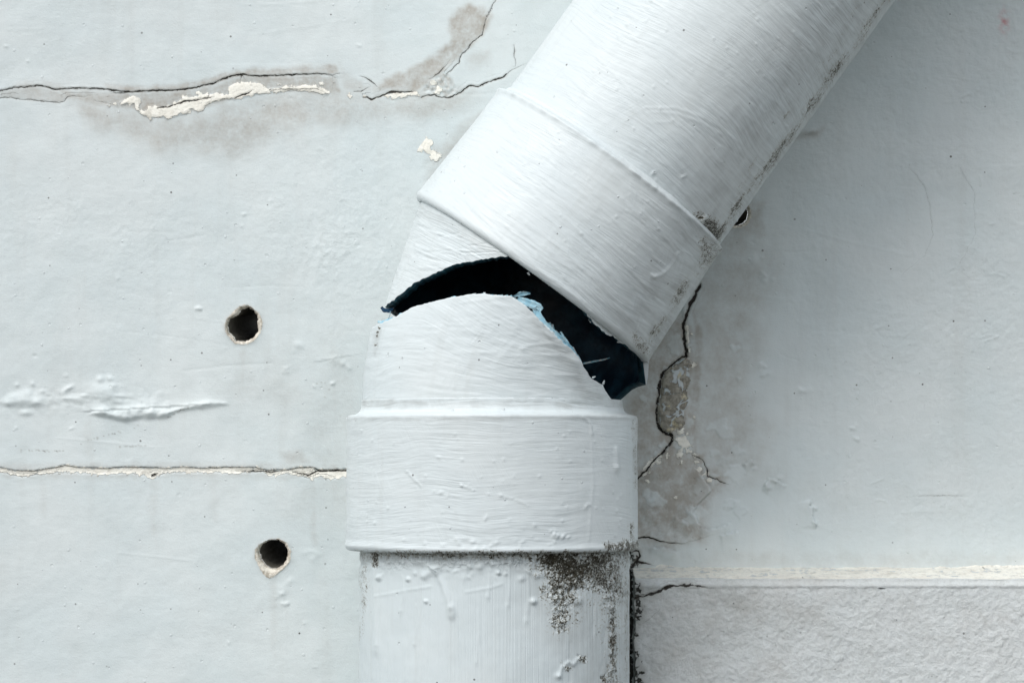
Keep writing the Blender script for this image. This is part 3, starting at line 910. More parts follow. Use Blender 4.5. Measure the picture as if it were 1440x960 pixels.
# ----------------------------------------------------------------------------
# the ledge at lower right
# ----------------------------------------------------------------------------
LD = 77.0            # how far it stands out (units)
fz = (D-LD*S)/D      # perspective of its front face
lx = np.arange(889.5, 1466, 1.7)
x, d_ = lx[-1], 1.7
ext = []
while x < 2300:
    d_ *= 1.35; x += d_; ext.append(x)
lx = np.concatenate([lx, ext])
prof = [(790.0, -3.0)]                   # (height unit on wall, stand-out)
prof += [(797+(14.0)*t, 0+(LD-6)*t) for t in np.linspace(0, 1, 26)]
prof += [(811+8*math.sin(a)*1.0, LD-6+6*(1-math.cos(a))) for a in np.linspace(.15, math.pi/2, 6)]
front = list(np.arange(820.5, 985, 1.6))
y, d_ = front[-1], 1.6
while y < 2100:
    d_ *= 1.35; y += d_; front.append(y)
prof += [(820.6, LD), (822.2, LD-.2), (823.4, LD-.7)]
prof += [(y, LD-.8) for y in front if y > 823.5]
prof = np.array(prof)
LX, LV = np.meshgrid(lx, prof[:, 0]); LW = np.repeat(prof[:, 1][:, None], len(lx), 1)
fac = D/(D-LW*S)
LPX = 720+(LX-720)*1.0; LPY = 660+(LV-660)*fac       # where it shows (for laying out stains)
LF = Field(LPX, LPY)
LF.rough[:] = 1.0
top = LW < LD-7
LF.rough[top] = .35
LF.h += 1.3*fbm(LX, LV+LW, 70, 4, 61)+.5*fbm(LX, LV+LW, 12, 2, 62)
LF.crack([(886, 842), (905, 837), (920, 833), (937, 824.5), (948, 823), (958, 822.5), (972, 822.5), (988, 826)], [2.2, 2.0, 2.6, 3.4, 2.8, 3.4, 2.4, .6], 5, .9, 4)
LF.crack([(893, 880), (905, 873), (918, 862), (924, 857)], [.3, .5, .5, .3], .6, .5)
LF.spot([(880, 815), (900, 815), (904, 850), (896, 900), (897, 930), (908, 965), (880, 1000)], .72, 9, 'grime')
LF.spot([(888, 822), (925, 822), (930, 838), (890, 850)], .30, 8, 'grime')
LF.spot([(945, 817), (1010, 819), (1010, 832), (950, 836)], .25, 8, 'grime')
LF.spot([(1010, 836), (1040, 838), (1050, 858), (1030, 872), (1014, 860)], .42, 12, 'grime')
LF.spot([(985, 818), (1040, 817), (1060, 822), (1000, 828)], .22, 5, 'grime')
LF.spot([(905, 818.5), (1460, 818.5), (1460, 823), (905, 823)], .13, 3.2, 'grime')
LF.spot([(880, 800), (1150, 808), (1440, 810), (1440, 824), (880, 824)], .10, 5)
LF.spot([(885, 820), (960, 822), (1060, 830), (1080, 880), (980, 930), (900, 980)], .30, 40)
LF.spot([(1080, 850), (1150, 840), (1160, 880), (1100, 880)], .25, 30)
LF.put[top] = -1.9+2.0*fbm(LX, (LV+LW*.5)*3, 60, 3, 66)[top]-1.2*np.exp(-((LW-66)/6.0)**2)[top]
# local outward direction
tz = np.gradient(prof[:, 0]); tw = np.gradient(prof[:, 1])
ln = np.hypot(tz, tw); nw = tz/ln; nv = -tw/ln        # outward (w) and along v
NW = np.repeat(nw[:, None], len(lx), 1); NV = np.repeat(nv[:, None], len(lx), 1)
edge_wob = 1.6*fbm(LV*0+3.3, LV+LW, 26, 3, 71)*np.exp(-(LX-LX[:, :1])/6.0)
PX_ = LX+edge_wob; PV_ = LV+NV*LF.h; PW_ = LW+NW*LF.h
V = np.stack([(PX_-720)*S, -PW_*S, (PY0-PV_)*S], -1)
# the left end face, turned back to the wall
nend = 12
E = []
for t in np.linspace(0, 1, nend+1)[1:]:
    E.append(np.stack([V[:, 0, 0]+.4*S*math.sin(t*9), V[:, 0, 1]*(1-t)+.004*t, V[:, 0, 2]], -1))
V = np.concatenate([np.stack(E[::-1], 1), V], 1)
nr, nc = V.shape[:2]
ii = np.arange(nr*nc).reshape(nr, nc)
F = np.stack([ii[:-1, :-1], ii[1:, :-1], ii[1:, 1:], ii[:-1, 1:]], -1).reshape(-1, 4)


def padl(a):
    return np.concatenate([np.repeat(a[:, :1], nend, 1), a], 1).ravel()


g_ = padl(LF.grime).reshape(nr, nc); g_[:, :nend] = .75
me = make_mesh('wall_ledge', V.reshape(-1, 3), F,
               dict(cs=padl(LF.cs), cw=padl(LF.cw), put=padl(LF.put), stain=padl(LF.stain), grime=g_.ravel(), rough=padl(LF.rough)), [MAT_LEDGE])
o = link('wall_ledge', me, None, 'rough stippled grey ledge standing out from the wall right of the lower pipe', 'ledge')
o['kind'] = 'thing'

# ----------------------------------------------------------------------------
# pipes.  (u, v, w): units in the plane of the pipe axis, w towards the street
# ----------------------------------------------------------------------------
DAX = 0.068
K = S*(D-DAX)/D


def world_pt(u, v, w):
    return np.stack([(u-720)*K, -(DAX+w*K), (660-v)*K], -1)


def proj(u, v, w):
    f = (D-DAX)/(D-DAX-w*K)
    return 720+(u-720)*f, 660+(v-660)*f


def thetas(r, fine=1.9):
    n = int(math.radians(200)*r/fine)
    a = np.linspace(math.radians(-10), math.radians(190), n, endpoint=False)
    b = np.linspace(math.radians(190), math.radians(350), 48, endpoint=False)
    return np.concatenate([a, b])


def sec_straight(cu, cv, ang, lean=0.0):
    """axis through (cu, cv); 'a' = distance along, upwards at ang from vertical"""
    ax = (math.sin(ang), -math.cos(ang)); ex = (math.cos(ang), math.sin(ang))

    def f(a):
        a = np.asarray(a, float)
        return cu+ax[0]*a, cv+ax[1]*a, -a*math.tan(lean), ex[0]+0*a, ex[1]+0*a
    return f


def resample_prof(prof, step):
    out = [prof[0]]
    for a, b in zip(prof[:-1], prof[1:]):
        L = math.hypot(b[0]-a[0], b[1]-a[1]); st = step if (len(a) < 3 or a[2] is None) else a[2]
        n = max(1, int(round(L/st)))
        for k in range(1, n+1):
            out.append((a[0]+(b[0]-a[0])*k/n, a[1]+(b[1]-a[1])*k/n))
    return np.array([(q[0], q[1]) for q in out])


def revolve(name, sec, outer, inner, rr, feats, mats, parent, label=None, step=1.9, fine=1.9, relief=.5, seed=0):
    """outer: (along, radius) profile from one end to the other; inner: profile back"""
    op = resample_prof(outer, step)
    ip = np.array(inner, float)
    th = thetas(rr, fine)
    A = np.concatenate([op[:, 0], ip[:, 0]])[:, None]; R = np.concatenate([op[:, 1], ip[:, 1]])[:, None]
    no = len(op)
    cu, cv, cw, ex, ey = sec(A)
    T = th[None, :]
    u0 = cu+R*np.cos(T)*ex; v0 = cv+R*np.cos(T)*ey; w0 = cw+R*np.sin(T)
    px, py = proj(u0, v0, w0)
    Fd = Field(px[:no], py[:no])
    ao = A[:no]
    lump = np.zeros(Fd.X.shape)
    Fd.h += relief*fbm(T*rr+0*ao, ao+0*T, 55, 3, seed)
    front = (np.sin(T) > -.12)+0*ao > 0
    lump = feats(Fd, lump, ao+0*T, T+0*ao) if feats else lump
    h = np.zeros(u0.shape); h[:no] = np.where(front, Fd.h, 0)
    R2 = R+h
    V = world_pt(cu+R2*np.cos(T)*ex, cv+R2*np.cos(T)*ey, cw+R2*np.sin(T))
    nr, nc = u0.shape
    ii = np.arange(nr*nc).reshape(nr, nc)
    j = np.roll(ii, -1, 1)
    nxt = np.roll(ii, -1, 0); nj = np.roll(j, -1, 0)
    F = np.stack([ii, j, nj, nxt], -1)
    fm = np.zeros((nr, nc), int); fm[no:nr-1] = 1
    at = {}
    for k, v in (('stain', Fd.stain), ('grime', Fd.grime), ('lump', lump)):
        z = np.zeros(u0.shape); z[:no] = np.where(front, v, 0); at[k] = z.ravel()
    # length along the profile for the paint grain
    sl = np.concatenate([[0], np.cumsum(np.hypot(np.diff(A[:, 0]), np.diff(R[:, 0])))])[:, None]
    uv = np.stack([T*rr+0*A+seed*311, sl+0*T+seed*173, 0*A+0*T+seed*17.3], -1).reshape(-1, 3)
    me = make_mesh(name, V.reshape(-1, 3), F.reshape(-1, 4), at, mats, fm.ravel(), uv)
    return part(name, me, parent, label)


GROUP = 'two halves of the broken drainpipe'
LOWER = thing('drainpipe', 'upright lower length of white drainpipe with a mouldy foot and a torn open top', 'drainpipe', (float((695-720)*K), -DAX, float((660-1900)*K)), GROUP)
UPPER = thing('drainpipe', 'slanting upper length of white drainpipe broken off below its collar', 'drainpipe', (float((751-720)*K), -DAX, float((660-393)*K)), GROUP)

# ---- lower pipe
SEC_LOW = sec_straight(695, 960, 0.0)          # a = 960 - v


def feat_low(F, lump, a, T):
    X, Y = F.X, F.Y
    big = [(738, 775), (884, 772), (884, 838), (866, 842), (850, 832), (838, 822), (822, 832), (806, 856), (790, 878), (776, 872), (780, 850), (766, 832), (762, 812), (748, 800)]
    F.spot(big, .60, 26, 'grime')
    F.spot([(800, 790), (884, 790), (884, 960), (850, 960), (825, 880)], .18, 24, 'grime')
    F.spot([(505, 775), (520, 775), (516, 860), (506, 900)], .30, 9, 'grime')
    F.spot([(760, 775), (870, 774), (850, 800), (810, 826), (785, 812)], .98, 22, 'grime')
    F.spot([(500, 772), (890, 770), (890, 786), (500, 784)], .42, 5, 'grime')
    F.spot([(846, 830), (870, 826), (872, 960), (866, 1000), (850, 1000), (856, 900)], .42, 9, 'grime')
    F.spot([(856, 850), (864, 850), (866, 900), (862, 950), (858, 950)], .72, 5, 'grime')
    F.spot([(772, 868), (800, 850), (800, 884), (782, 890)], .50, 7, 'grime')
    F.spot([(878, 775), (884, 775), (884, 1000), (879, 1000)], .35, 4, 'grime')
    F.spot([(812, 920), (824, 922), (824, 932), (812, 930)], .55, 4, 'grime')
    F.spot([(790, 930), (806, 938), (800, 946), (792, 942)], .40, 4, 'grime')
    F.spot([(844, 950), (852, 946), (854, 960), (846, 965)], .62, 4, 'grime')
    F.spot([(522, 776), (532, 776), (531, 796), (524, 796)], .70, 4, 'grime')
    F.spot([(700, 775), (890, 775), (890, 1000), (830, 1000), (790, 900), (740, 830)], .30, 26)
    F.spot([(500, 775), (720, 775), (720, 790), (500, 792)], .40, 9)
    lump = np.maximum(sstep(806, 784, Y+8*fbm(X, Y, 30, 2, 3))*.7, sstep(.2, .6, F.grime))
    lump *= sstep(560, 600, X)*.4+.6
    # clotted paint below the collar
    F.h += 2.6*fbm(X, Y, 17, 3, 81)*sstep(812, 786, Y+10*fbm(X, Y, 40, 2, 82))
    F.h += 3.0*fbm(X, Y, 11, 3, 83)*sstep(.15, .6, F.grime)
    F.stroke([(604, 794), (612, 800), (620, 816), (628, 836), (633, 852)], 5.0, 2.2)
    F.blob(635, 860, 6.0, 11, 2.2, 0, 1.8)
    F.stroke([(526, 800), (527, 850), (529, 905)], 4, 1.2)
    F.blob(529, 912, 5, 9, 1.4)
    F.stroke([(786, 950), (790, 938), (800, 930), (806, 934), (812, 926)], 2.2, 1.7, False)
    F.blob(785, 950, 5, 4, 2.0)
    F.stroke([(528, 838), (550, 834), (580, 828), (606, 824)], 1.6, .6, False)
    F.stroke([(655, 832), (690, 826), (706, 820)], 1.6, .6, False)
    for k in range(46):
        F.blob(RNG.uniform(515, 760), 776+abs(RNG.normal(0, 20)), RNG.uniform(1.5, 5), RNG.uniform(1.4, 4), RNG.uniform(.6, 2.6), RNG.uniform(-1, 1))
    for (x, y, r, h) in ((701, 805, 3, 4), (750, 845, 4.5, 3.5), (599, 845, 2.5, 3), (533, 812, 4, 3), (574, 814, 3, 3), (542, 785, 3, 3), (812, 843, 7, 2.4), (612, 800, 9, 3), (600, 806, 6, 2)):
        F.blob(x, y, r, r*.9, h, 0, 1.5)
    for (x, y0, y1, r) in ((688, 800, 838, 2.4), (716, 792, 850, 2.0), (566, 810, 858, 2.4), (655, 786, 812, 3.0), (742, 806, 872, 2.2), (585, 850, 905, 1.8), (672, 846, 930, 1.6)):
        F.stroke([(x, y0), (x+1.5, .5*(y0+y1)), (x-2.0, y1)], r, .7)
        F.blob(x-2.0, y1+2, r*1.1, r*2.2, .6)
    for k in range(40):
        x = RNG.uniform(790, 880); y = RNG.uniform(800, 960)
        F.stroke([(x, y), (x-1, y+RNG.uniform(14, 60))], 1.3, RNG.uniform(-.7, .6), False)
    return lump


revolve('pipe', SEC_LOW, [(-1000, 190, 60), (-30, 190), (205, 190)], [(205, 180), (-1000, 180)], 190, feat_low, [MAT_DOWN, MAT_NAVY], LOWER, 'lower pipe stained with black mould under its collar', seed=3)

# ---- lower collar
SEC_LC = sec_straight(692, 771, 0.0)           # a = 771 - v


def feat_lc(F, lump, a, T):
    X, Y = F.X, F.Y
    for q in ((573, 663, 4), (593, 684, 3), (620, 692, 6), (610, 690, 3), (649, 682, 4), (617, 643, 5), (650, 646, 4.5), (704, 696, 5), (546, 714, 4), (527, 735, 5), (824, 712, 5), (828, 709, 5), (822, 715, 3),
              (838, 714, 3), (798, 717, 2.5), (790, 708, 3), (838, 767, 0), (598, 764, 5), (645, 763, 6), (683, 729, 4.5), (684, 725, 3), (717, 730, 3), (752, 738, 4), (592, 756, 3), (538, 759, 3),
              (577, 730, 2.5), (723, 669, 3), (562, 675, 2), (580, 685, 2), (586, 688, 2)):
        if q[2]:
            F.blob(q[0], q[1], q[2]*RNG.uniform(.35, .6), q[2]*RNG.uniform(.28, .45), 1.5 if q[2] > 3.5 else .9, RNG.uniform(-1, 1), .8)
    F.stroke([(592, 683), (584, 675), (576, 666)], 1.3, 1.2)
    F.stroke([(667, 689), (656, 685), (648, 682)], 1.2, 1.2)
    F.stroke([(745, 712), (728, 703), (706, 697)], 1.0, .8)
    F.stroke([(609, 690), (640, 697), (690, 692)], .9, .35, False)
    F.stroke([(866, 630), (867, 645), (867, 655)], 4, 1.6)
    F.blob(867, 659, 4.5, 6, 2.4)
    F.stroke([(829, 590), (832, 620), (834, 680), (828, 760)], 1.6, .45, False)
    F.stroke([(820, 586), (830, 596), (833, 610)], 1.6, 1.2, False)
    for k in range(26):
        F.blob(RNG.uniform(640, 700) if k % 2 else RNG.uniform(590, 800), RNG.uniform(756, 772), RNG.uniform(1.5, 3.5), RNG.uniform(1.2, 2.4), RNG.uniform(.5, 1.5), RNG.uniform(-.5, .5), .8)
    for k in range(16):
        F.blob(785+RNG.normal(0, 8), 752+RNG.normal(0, 5), RNG.uniform(1.5, 4), 1.3, RNG.uniform(.8, 1.8), RNG.uniform(-.9, .9))
    for k in range(70):
        F.blob(RNG.uniform(495, 890), RNG.uniform(600, 772), RNG.uniform(.9, 1.7), RNG.uniform(.9, 1.5), RNG.uniform(.5, 1.4))
    F.stroke([(487, 766), (510, 768), (560, 771), (700, 775), (860, 771), (897, 767)], 5, 1.8, False)
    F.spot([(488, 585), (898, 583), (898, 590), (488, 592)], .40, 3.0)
    F.spot([(888, 600), (898, 600), (898, 690), (892, 690)], .40, 4, 'grime')
    F.spot([(883, 735), (890, 735), (890, 768), (884, 768)], .45, 4, 'grime')
    F.spot([(850, 762), (900, 757), (900, 778), (850, 776)], .60, 5, 'grime')
    F.spot([(488, 774), (897, 774), (897, 784), (488, 784)], .55, 4, 'grime')
    F.spot([(888, 590), (897, 592), (897, 640), (890, 640)], .30, 4, 'grime')
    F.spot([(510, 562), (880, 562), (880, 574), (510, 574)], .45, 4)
    return lump


lc_outer = [(208, 183.0), (202, 183.2), (197, 184.2), (192.5, 186.2), (189.8, 189), (188.2, 193), (187.0, 199), (185.6, 203), (183, 204.6), (120, 204.3), (40, 204.9), (5, 205.2), (1.5, 204.6), (-.8, 202.8), (-1.8, 199.5), (-2, 191)]
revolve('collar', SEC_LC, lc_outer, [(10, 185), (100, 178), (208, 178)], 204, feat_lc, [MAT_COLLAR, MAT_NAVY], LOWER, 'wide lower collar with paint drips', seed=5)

# ---- upper pipe
ANG = math.radians(35.66)
LEAN = math.radians(1.0)
SEC_UP = sec_straight(751, 393, ANG, LEAN)


def across(X, Y):
    return (X-751)*math.cos(ANG)+(Y-393)*math.sin(ANG)


def along(X, Y):
    return (X-751)*math.sin(ANG)-(Y-393)*math.cos(ANG)


def feat_up(F, lump, a, T):
    q = across(F.X, F.Y); l = along(F.X, F.Y)
    n = fbm(l, q*3, 46, 3, 91)
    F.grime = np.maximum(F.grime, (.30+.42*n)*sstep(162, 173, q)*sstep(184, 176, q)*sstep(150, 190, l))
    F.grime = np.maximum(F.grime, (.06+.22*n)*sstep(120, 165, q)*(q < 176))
    F.grime = np.clip(F.grime, 0, 1)
    F.spot([(978, 304), (1000, 306), (1016, 326), (1004, 346), (990, 330)], .80, 9, 'grime')
    F.spot([(1012, 316), (1026, 310), (1012, 340), (1006, 338)], .6, 5, 'grime')
    F.spot([(968, 298), (990, 300), (990, 320)], .6, 6, 'grime')
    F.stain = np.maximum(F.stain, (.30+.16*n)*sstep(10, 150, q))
    F.spot([(715, 128), (745, 138), (740, 146), (716, 136)], .30, 5, 'grime')
    for k in range(90):
        F.blob(RNG.uniform(720, 1250), RNG.uniform(-20, 330), RNG.uniform(1., 2.2), RNG.uniform(1., 1.8), RNG.uniform(.5, 1.5))
    for k in range(150):
        l0 = RNG.uniform(185, 640); q0 = RNG.uniform(-170, 130); L = RNG.uniform(25, 120); b = RNG.uniform(-.10, .30); cb = RNG.uniform(-.0012, .0008)
        pts = []
        for t in np.linspace(0, L, 5):
            ll, qq = l0-b*t+cb*t*t, q0+t
            pts.append((751+ll*math.sin(ANG)+qq*math.cos(ANG), 393-ll*math.cos(ANG)+qq*math.sin(ANG)))
        F.stroke(pts, RNG.uniform(.9, 1.5), RNG.choice([-.3, .3, .42])*RNG.uniform(.4, 1.2), False)
    F.stroke([(905, 152), (950, 152), (985, 164), (1010, 178), (1040, 202)], 1.3, .6, False)
    F.stroke([(912, 157), (950, 160), (985, 172), (1015, 190)], 1.2, .5, False)
    F.stroke([(920, 172), (945, 172), (960, 180), (975, 192)], 1.2, .45, False)
    F.stroke([(917, 245), (921, 242)], 1.6, 1.5, False)
    F.stroke([(958, 250), (964, 247)], 1.3, 1.3, False)
    F.stroke([(990, 306), (985, 310)], 2.6, 4, False)
    return lump


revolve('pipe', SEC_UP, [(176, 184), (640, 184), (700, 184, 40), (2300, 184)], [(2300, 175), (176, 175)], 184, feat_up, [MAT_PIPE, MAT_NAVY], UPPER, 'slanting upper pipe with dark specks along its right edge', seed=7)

# ---- upper collar
SEC_UC = sec_straight(748.5, 391.5, ANG, LEAN)


def feat_uc(F, lump, a, T):
    q = across(F.X, F.Y); l = along(F.X, F.Y)
    n = fbm(l, q, 30, 3, 95)
    F.grime = np.maximum(F.grime, (.30+.4*n)*sstep(168, 177, q)*sstep(193, 180, q)*sstep(-2, 20, l))
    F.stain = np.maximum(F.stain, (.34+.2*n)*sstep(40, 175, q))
    F.spot([(985, 335), (1012, 345), (1016, 372), (990, 380), (980, 356)], .45, 9, 'grime')
    F.spot([(890, 470), (915, 486), (915, 505), (896, 498)], .45, 8, 'grime')
    F.grime = np.clip(F.grime, 0, 1)
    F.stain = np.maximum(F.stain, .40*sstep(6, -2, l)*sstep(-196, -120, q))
    F.stroke([(918, 389), (930, 386), (940, 378), (948, 368), (953, 356)], 2.6, 1.4, False)
    F.blob(921, 389, 4, 2.6, 1.3)
    F.stroke([(953, 356), (960, 352), (972, 360)], 1.4, .5, False)
    for k in range(60):
        F.blob(RNG.uniform(600, 1000), RNG.uniform(150, 500), RNG.uniform(.9, 2.0), RNG.uniform(.9, 1.7), RNG.uniform(.5, 1.5))
    for k in range(170):
        l0 = RNG.uniform(0, 186); q0 = RNG.uniform(-190, 130); L = RNG.uniform(30, 130); b = RNG.uniform(-.12, .22); cb = RNG.uniform(-.0016, .001)
        pts = []
        for t in np.linspace(0, L, 5):
            ll, qq = l0-b*t+cb*t*t, q0+t
            pts.append((751+ll*math.sin(ANG)+qq*math.cos(ANG), 393-ll*math.cos(ANG)+qq*math.sin(ANG)))
        F.stroke(pts, RNG.uniform(.9, 1.5), RNG.choice([-.28, .28, .4])*RNG.uniform(.4, 1.2), False)
    # the lumpy bead of paint along the top edge
    F.h += (1.2+1.5*fbm(T*200, l*0, 24, 3, 97))*np.exp(-((a-186)/4.0)**2)
    return lump


uc_outer = [(196, 183.6), (193, 184.5), (190.8, 185.6), (189.2, 187.6), (188.2, 190.6), (187, 192.8), (185, 193.7), (182, 193.4), (177, 192.8), (150, 193.5), (80, 196.5), (14, 199.8), (7, 200.3), (3, 200.6), (0, 199.9), (-2.6, 198.2), (-4.6, 195.6), (-5.4, 192.4), (-4.5, 190.9)]
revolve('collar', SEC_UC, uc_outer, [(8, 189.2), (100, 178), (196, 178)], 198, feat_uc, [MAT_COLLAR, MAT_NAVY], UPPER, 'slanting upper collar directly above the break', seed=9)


# ---- elbows: bent shells with torn ends
def first_hit(px, py, tear):
    """for every column of a sampled curve, the parameter where it first meets the tear line"""
    ns, nc = px.shape
    res = np.full(nc, np.nan)
    a = np.stack([px[:-1], py[:-1]], -1); d = np.stack([px[1:]-px[:-1], py[1:]-py[:-1]], -1)
    for p, q in zip(tear[:-1], tear[1:]):
        e = q-p
        den = d[..., 0]*e[1]-d[..., 1]*e[0]
        den = np.where(np.abs(den) < 1e-9, 1e-9, den)
        rx, ry = p[0]-a[..., 0], p[1]-a[..., 1]
        t = (rx*e[1]-ry*e[0])/den; s_ = (rx*d[..., 1]-ry*d[..., 0])/den
        ok = (t >= 0) & (t <= 1) & (s_ >= 0) & (s_ <= 1)
        for c in np.nonzero(ok.any(0))[0]:
            k = np.argmax(ok[:, c])
            val = k+t[k, c]
            if np.isnan(res[c]) or val < res[c]:
                res[c] = val
    return res/(ns-1)


def elbow(name, sec, t0, t1, tear_front, anchors, dfun, thick, feats, parent, label, seed, tear_mat, jag=.6, nrow=90, tear_range=(-50, 190), tear_back=None, bulge=None):
    th = thetas(185, 1.6)
    ts = np.linspace(t0, t1, 160)[:, None]
    cu, cv, cw, ex, ey, r = sec(ts)
    T = th[None, :]
    if bulge:
        r = r+bulge(T, ts)
    px, py = proj(cu+r*np.cos(T)*ex, cv+r*np.cos(T)*ey, cw+r*np.sin(T))
    hit = first_hit(px, py, rag(tear_front, 3.2, jag))
    deg = np.degrees(th)
    degw = np.where(deg > 300, deg-360, deg)
    hit[(degw < tear_range[0]) | (degw > tear_range[1])] = np.nan
    if tear_back is not None:
        hb_ = first_hit(px, py, rag(tear_back, 3.2, jag))
        hit = np.where(degw < 1.0, hb_, hit)
        hit[(degw < tear_range[0])] = np.nan
    tb = t0+hit*(t1-t0)
    known = ~np.isnan(tb)
    ad = np.array([a_[0] for a_ in anchors]); av = np.array([a_[1] for a_ in anchors])
    kd = np.concatenate([degw[known], ad]); kv = np.concatenate([tb[known], av])
    o_ = np.argsort(kd); kd, kv = kd[o_], kv[o_]
    kd = np.concatenate([kd-360, kd, kd+360]); kv = np.tile(kv, 3)
    tb = np.where(known, tb, np.interp(degw, kd, kv)+RNG.normal(0, .004, len(th)))
    dt = dfun(degw)*(.8+.5*np.clip(perlin(th*14, th*0+seed, seed), -1, 1)) + .008*perlin(th*60, th*0, seed+2)
    rows = np.linspace(0, 1, nrow)[:, None]
    TT = t0+rows*(tb[None, :]-t0)
    ri = np.concatenate([[1.0], np.linspace(.97, 0, 16)])[:, None]
    TI = t0+ri*(tb[None, :]+dt[None, :]-t0)
    A = np.concatenate([TT, TI], 0)
    cu, cv, cw, ex, ey, r = sec(A)
    if bulge:
        r = r+bulge(T, A)
    inner = np.zeros(A.shape); inner[nrow:] = thick*(1+.15*perlin(th*20, th*0, seed+5))
    u = cu+(r-inner)*np.cos(T)*ex; v = cv+(r-inner)*np.cos(T)*ey; w_ = cw+(r-inner)*np.sin(T)
    px, py = proj(u, v, w_)
    Fd = Field(px[:nrow], py[:nrow])
    Fd.h += .6*fbm(T*185+0*TT, TT*300+0*T, 45, 3, seed)
    back = (np.sin(T)+0*TT) < -.12
    lump = np.zeros(Fd.X.shape)
    if feats:
        lump = feats(Fd, lump)
    # paint peels a little at the very edge
    h = np.zeros(A.shape); h[:nrow] = np.where(back, 0, Fd.h)
    rr = r-inner+h
    V = world_pt(cu+rr*np.cos(T)*ex, cv+rr*np.cos(T)*ey, cw+rr*np.sin(T))
    nr, nc = A.shape
    ii = np.arange(nr*nc).reshape(nr, nc); j = np.roll(ii, -1, 1)
    F = np.stack([ii, j, np.roll(j, -1, 0), np.roll(ii, -1, 0)], -1)
    fm = np.zeros((nr, nc), int); fm[nrow-1] = 1; fm[nrow:] = 2
    at = {}
    for k, val in (('stain', Fd.stain), ('grime', Fd.grime), ('lump', lump)):
        z = np.zeros(A.shape); z[:nrow] = np.where(back, 0, val); at[k] = z.ravel()
    uv = np.stack([T*185+0*A+seed*311, A*300+seed*173, 0*A+seed*17.3], -1).reshape(-1, 3)
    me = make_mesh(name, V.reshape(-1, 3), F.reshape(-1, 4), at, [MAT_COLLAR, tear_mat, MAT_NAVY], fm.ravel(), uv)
    return part(name, me, parent, label)


# lower elbow: a bend about (985, 575), major radius 292.5
def sec_le(phi):
    phi = np.asarray(phi, float)
    c, s_ = np.cos(phi), np.sin(phi)
    r = 183.0+0*phi
    return 985-292.5*c, 575-292.5*s_, 0*phi, c, s_, r


TEAR_LOW = [(500, 474), (527, 459), (534, 455), (548, 449), (560, 443), (569, 438), (577, 433), (590, 429), (604, 425), (613, 423), (622, 421), (640, 417), (655, 414.5), (680, 413),
            (700, 415), (718, 416), (727, 421), (737, 428), (748, 438), (757, 448), (770, 462), (785, 476), (800, 488), (814, 502), (822, 518), (833, 533), (848, 541),
            (855, 555), (868, 568), (878, 575), (890, 582)]


def feat_le(F, lump):
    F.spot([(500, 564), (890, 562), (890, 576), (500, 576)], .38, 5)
    F.spot([(745, 440), (800, 492), (830, 540), (858, 568), (820, 568), (790, 510), (750, 465)], .42, 13)
    F.spot([(525, 470), (536, 462), (533, 490), (526, 500)], .35, 4)
    for (x, y, r) in ((531, 467, 1.6), (530, 472, 1.3), (528, 485, 1.5), (533, 461, 1.6)):
        F.spot([(x-r, y-r), (x+r, y-r), (x+r, y+r), (x-r, y+r)], .95, 1.2, 'grime')
    F.spot([(826, 579), (830, 579), (830, 582), (826, 582)], .9, 1.3, 'grime')
    F.blob(841, 580, 3.5, 2.2, 2.5)
    for k in range(90):
        x0 = RNG.uniform(515, 800); y0 = RNG.uniform(425, 565); L = RNG.uniform(25, 110); c = RNG.uniform(-.0012, .0006); b = RNG.uniform(-.12, .22)
        F.stroke([(x0+t, y0+b*t+c*t*t) for t in np.linspace(0, L, 5)], RNG.uniform(.9, 1.6), RNG.choice([-.3, .3, .42])*RNG.uniform(.4, 1.2), False)
    F.blob(807, 508, 9, 5, 1.6, .6)
    F.blob(735, 490, 5, 2, 1.2)
    F.blob(770, 470, 12, 3, 1.3, .8)
    return lump


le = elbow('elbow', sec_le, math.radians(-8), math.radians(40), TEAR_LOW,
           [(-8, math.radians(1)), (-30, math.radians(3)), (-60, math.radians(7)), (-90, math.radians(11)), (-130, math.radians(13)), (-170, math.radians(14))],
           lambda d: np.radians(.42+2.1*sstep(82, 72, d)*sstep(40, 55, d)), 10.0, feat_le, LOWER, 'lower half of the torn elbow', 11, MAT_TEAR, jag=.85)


# upper elbow
def sec_ue(t):
    t = np.asarray(t, float)
    tp, tn = np.maximum(t, 0), np.minimum(t, 0)          # inside the collar it runs straight with the pipe
    L = (591-50*tp-89*tn, 287+145*tp+124*tn)
    al = np.radians(35.66-15.6*np.clip(t, 0, 2))
    r = 190.3-5.0*tp+3.0*tn
    return L[0]+r*np.cos(al), L[1]+r*np.sin(al), 2.0+0*t, np.cos(al), np.sin(al), r


TEAR_UP = [(500, 456), (530, 440), (540, 432), (548, 426), (556, 419), (563, 414), (575, 404), (586, 396), (598, 391), (610, 385), (625, 378), (640, 372), (660, 368), (680, 365), (700, 361.5),
           (715, 360), (727, 362), (735, 372), (746, 382), (756, 386), (768, 396), (784, 405), (800, 420), (815, 431), (825, 441), (833, 452), (841, 459), (852, 470), (862, 472), (872, 482), (880, 484),
           (890, 494), (900, 502), (908, 511), (913, 520), (917, 530), (922, 540)]
TEAR_UPB = [(930, 524), (917, 530), (910, 540), (897, 544), (888, 548), (882, 556), (874, 561), (866, 569), (850, 584), (830, 600)]


def feat_ue(F, lump):
    F.spot([(590, 285), (740, 368), (900, 480), (900, 500), (720, 372), (580, 300)], .25, 10)
    F.spot([(820, 430), (910, 495), (915, 530), (860, 480)], .55, 8)
    for k in range(36):
        x0 = RNG.uniform(555, 680); y0 = RNG.uniform(300, 400); L = RNG.uniform(20, 70); b = RNG.uniform(-.2, .35)
        F.stroke([(x0+t, y0+b*t) for t in np.linspace(0, L, 4)], RNG.uniform(.9, 1.4), RNG.choice([-.5, .55])*RNG.uniform(.5, 1.2), False)
    return lump


